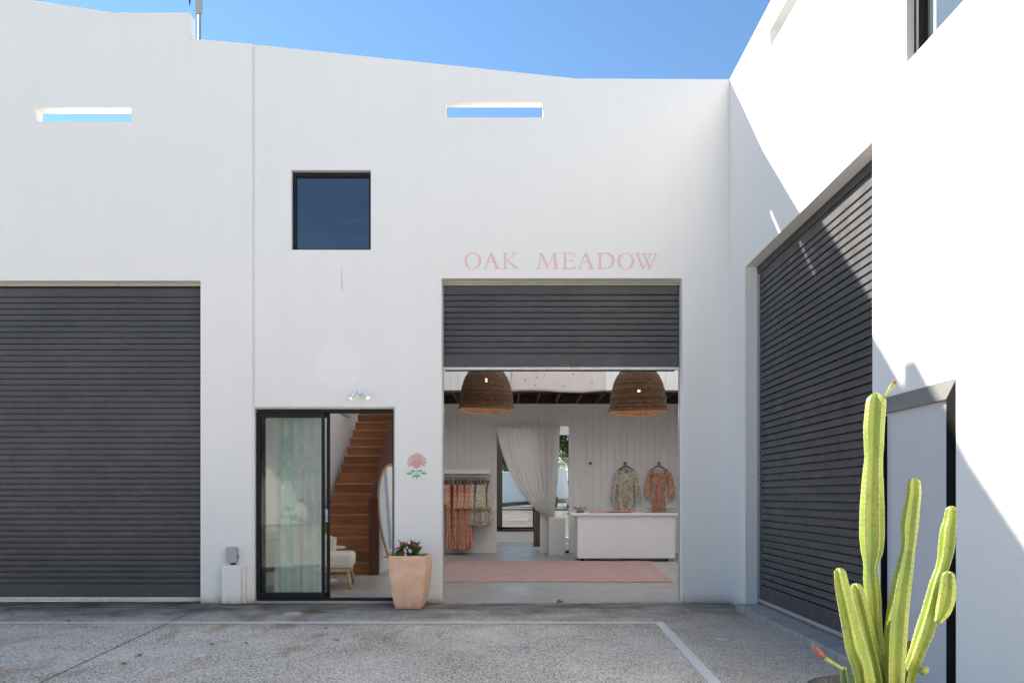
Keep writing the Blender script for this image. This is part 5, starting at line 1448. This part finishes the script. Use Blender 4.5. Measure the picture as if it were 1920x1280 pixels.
# ================================================================== behind the shop: cars, hedge trees, kerb
def car(loc, rz, rx, lab, name='parked_car'):
    root = thing(name, lab, 'car', (0,0,0), 'white parked vehicles')
    b = MB()
    low = [(-2.25,.42),(-2.28,.62),(-2.15,.86),(-1.1,.98),(1.3,1.0),(2.1,.95),(2.25,.8),(2.28,.45),(2.2,.30),(1.85,.28),(-1.75,.28),(-2.15,.30)]
    b.poly_y(low, -.88, .88, False); b.build('body', M['carwhite'], root, bevel=.06)
    b = MB(); gp = [(-1.15,.97),(-.45,1.44),(1.25,1.47),(1.95,.98)]
    vs = [(x,-.84,z) if z<1.2 else (x,-.66,z) for x,z in gp]+[(x,.84,z) if z<1.2 else (x,.66,z) for x,z in gp]
    b.add(vs,[(0,1,2,3),(7,6,5,4),(0,4,5,1),(1,5,6,2),(2,6,7,3)]); b.build('windows', M['cardark'], root, bevel=.03)
    b = MB(); b.box(-.50,1.30,-.665,.665,1.445,1.50); b.build('roof', M['carwhite'], root, bevel=.02)
    for sy in (-1,1):
        for x in (.35,):
            b = MB(); b.poly_y([(x-.05,.97),(x+.05,.97),(x+.04,1.46),(x-.04,1.46)], sy*.70-.14*(sy<0)-.0, sy*.70+.14*(sy>0)); b.build('door_pillar', M['carwhite'], root)
        for x in (-1.4, 1.4):
            b = MB(); b.tube([(x,sy*.68,.33),(x,sy*.91,.33)], .33, 28); w_ = b.build('wheel', M['tyre'], root)
            b = MB(); b.tube([(x,sy*.9101,.33),(x,sy*.925,.33)], [.20,.19], 18); b.build('hubcap', M['chrome'], w_)
    for sy in (-1,1):
        b = MB(); b.box(-2.28,-2.12,sy*.62-.18,sy*.62+.18,.62,.78); b.build('headlight', M['boxgrey'], root, bevel=.03)
    root.location = loc; root.rotation_euler = (rx, 0, rz); return root
H2 = GZ+.62
van = thing('parked_van', 'plain white van parked sunlit behind the shop, seen left of the voile curtain', 'van', (0,0,0), 'white parked vehicles')
b = MB(); b.poly_y([(-2.7,.36),(-2.75,.9),(-2.55,1.12),(-1.9,1.25),(-1.3,1.78),(-1.0,1.86),(2.5,1.88),(2.62,1.7),(2.66,.36)], -.95, .95); b.build('body', M['carwhite'], van, bevel=.07)
b = MB(); b.poly_y([(-1.78,1.24),(-1.28,1.68),(-.75,1.70),(-.75,1.24)], -.957, .957); b.build('cab_windows', M['cardark'], van)
b = MB(); b.box(-2.5,2.5,-.86,.86,.20,.37); b.build('underbody', M['tyre'], van)
for x in (-1.75,1.75):
    for sy in (-1,1):
        b = MB(); b.tube([(x,sy*.72,.33),(x,sy*.958,.33)], .33, 28); w_ = b.build('wheel', M['tyre'], van)
        b = MB(); b.tube([(x,sy*.9581,.33),(x,sy*.97,.33)], [.20,.19], 18); b.build('hubcap', M['chrome'], w_)
van.location = (PX(962,36), 36, H2-.02); van.rotation_euler = (0, R(-4), R(12))
car((PX(1085,38), 38, H2), R(60), 0, 'white car parked behind the shop, seen through the narrow sidelight')
def tree_mesh(seed, H, RX, n):
    rnd = random.Random(seed); b = MB()
    cl_ = [(Vector((rnd.uniform(-RX,RX)*.75, rnd.uniform(-RX,RX)*.75, H*.42+rnd.random()*H*.5)), rnd.uniform(.35,.75)*RX*.6) for _ in range(26)]
    for k in range(n):
        c, r = rnd.choice(cl_); v = Vector((rnd.gauss(0,1),rnd.gauss(0,1),rnd.gauss(0,1))).normalized()*r*rnd.random()**.4
        p = c+v; leafblob(b, p, Vector((rnd.uniform(-1,1),rnd.uniform(-1,1),rnd.uniform(-.6,.8))), rnd.uniform(.14,.28), rnd.uniform(.08,.15), rnd)
    t = MB(); t.tube([(0,0,0),(.05,.0,H*.25),(-.04,.03,H*.5),(.06,0,H*.8)], [.16,.12,.09,.03], 10)
    for k in range(7):
        a = rnd.uniform(0,6.28); z = H*rnd.uniform(.25,.6); t.tube([(0,0,z),(math.cos(a)*RX*.3,math.sin(a)*RX*.3,z+H*.12),(math.cos(a)*RX*.6,math.sin(a)*RX*.6,z+H*.22)], [.06,.04,.015], 7)
    return b, t
def tree(seed, loc, H, RX, n, lab, grp):
    root = thing('garden_tree', lab, 'tree', (0,0,0), grp)
    b, t = tree_mesh(seed, H, RX, n); b.build('crown', M['treeleaf'], root); t.build('trunk', M['bark'], root); root.location = loc; return root
t1 = tree(21, (PX(945,44), 44, H2), 3.2, 2.4, 7000, 'bushy green tree behind the shop, seen left of the voile curtain', 'trees behind the shop')
t2 = tree(22, (PX(1068,42), 42, H2), 6.2, 2.6, 9000, 'bushy green tree behind the shop, seen through the narrow sidelight', 'trees behind the shop')
t2.rotation_euler.z = 1
for i, (x, y, l) in enumerate(((-11,-12,'leafy tree across the yard opposite the left roller door'),(-5.5,-13,'leafy tree across the yard facing the sliding door'))):
    t = copy_tree(t2); t.location = (x, y, GZ); t.rotation_euler.z = i*2.0; t.scale = (1.1,1.1,1.0+.1*i); tag(t, l, 'tree', 'trees across the yard')

# ================================================================== unseen white unit added across the yard to bounce sun onto the shop
ob = thing('bounce_building', 'unseen white warehouse added across the yard to bounce sunlight onto the shop', 'building', (0,-15,GZ), 'white warehouse units around the yard')
opp = lambda u, d, z: (-u, -15 - d, z)
us = cuts([-30,30]+[v for c in (-20,-8,6,18) for v in (c-2,c+2)]); hs = [(c-2,c+2,-1,3.8) for c in (-20,-8,6,18)]
b = wall_mesh(us, cuts([Z0,3.8]), hs, lambda u: 7.5, opp, .2); b.build('wall', M['wall'], ob, weld=True)
for c in (-20,-8,6,18):
    curtain('roller_door', c-2.02, c+2.02, .02, 3.85, lambda u,d,z: (-u, -15.06-d, z), ob, M['shutter'])
b = MB(); b.box(-30,30,-30,-15.21,6.8,6.9); b.build('roof', M['roof'], ob)
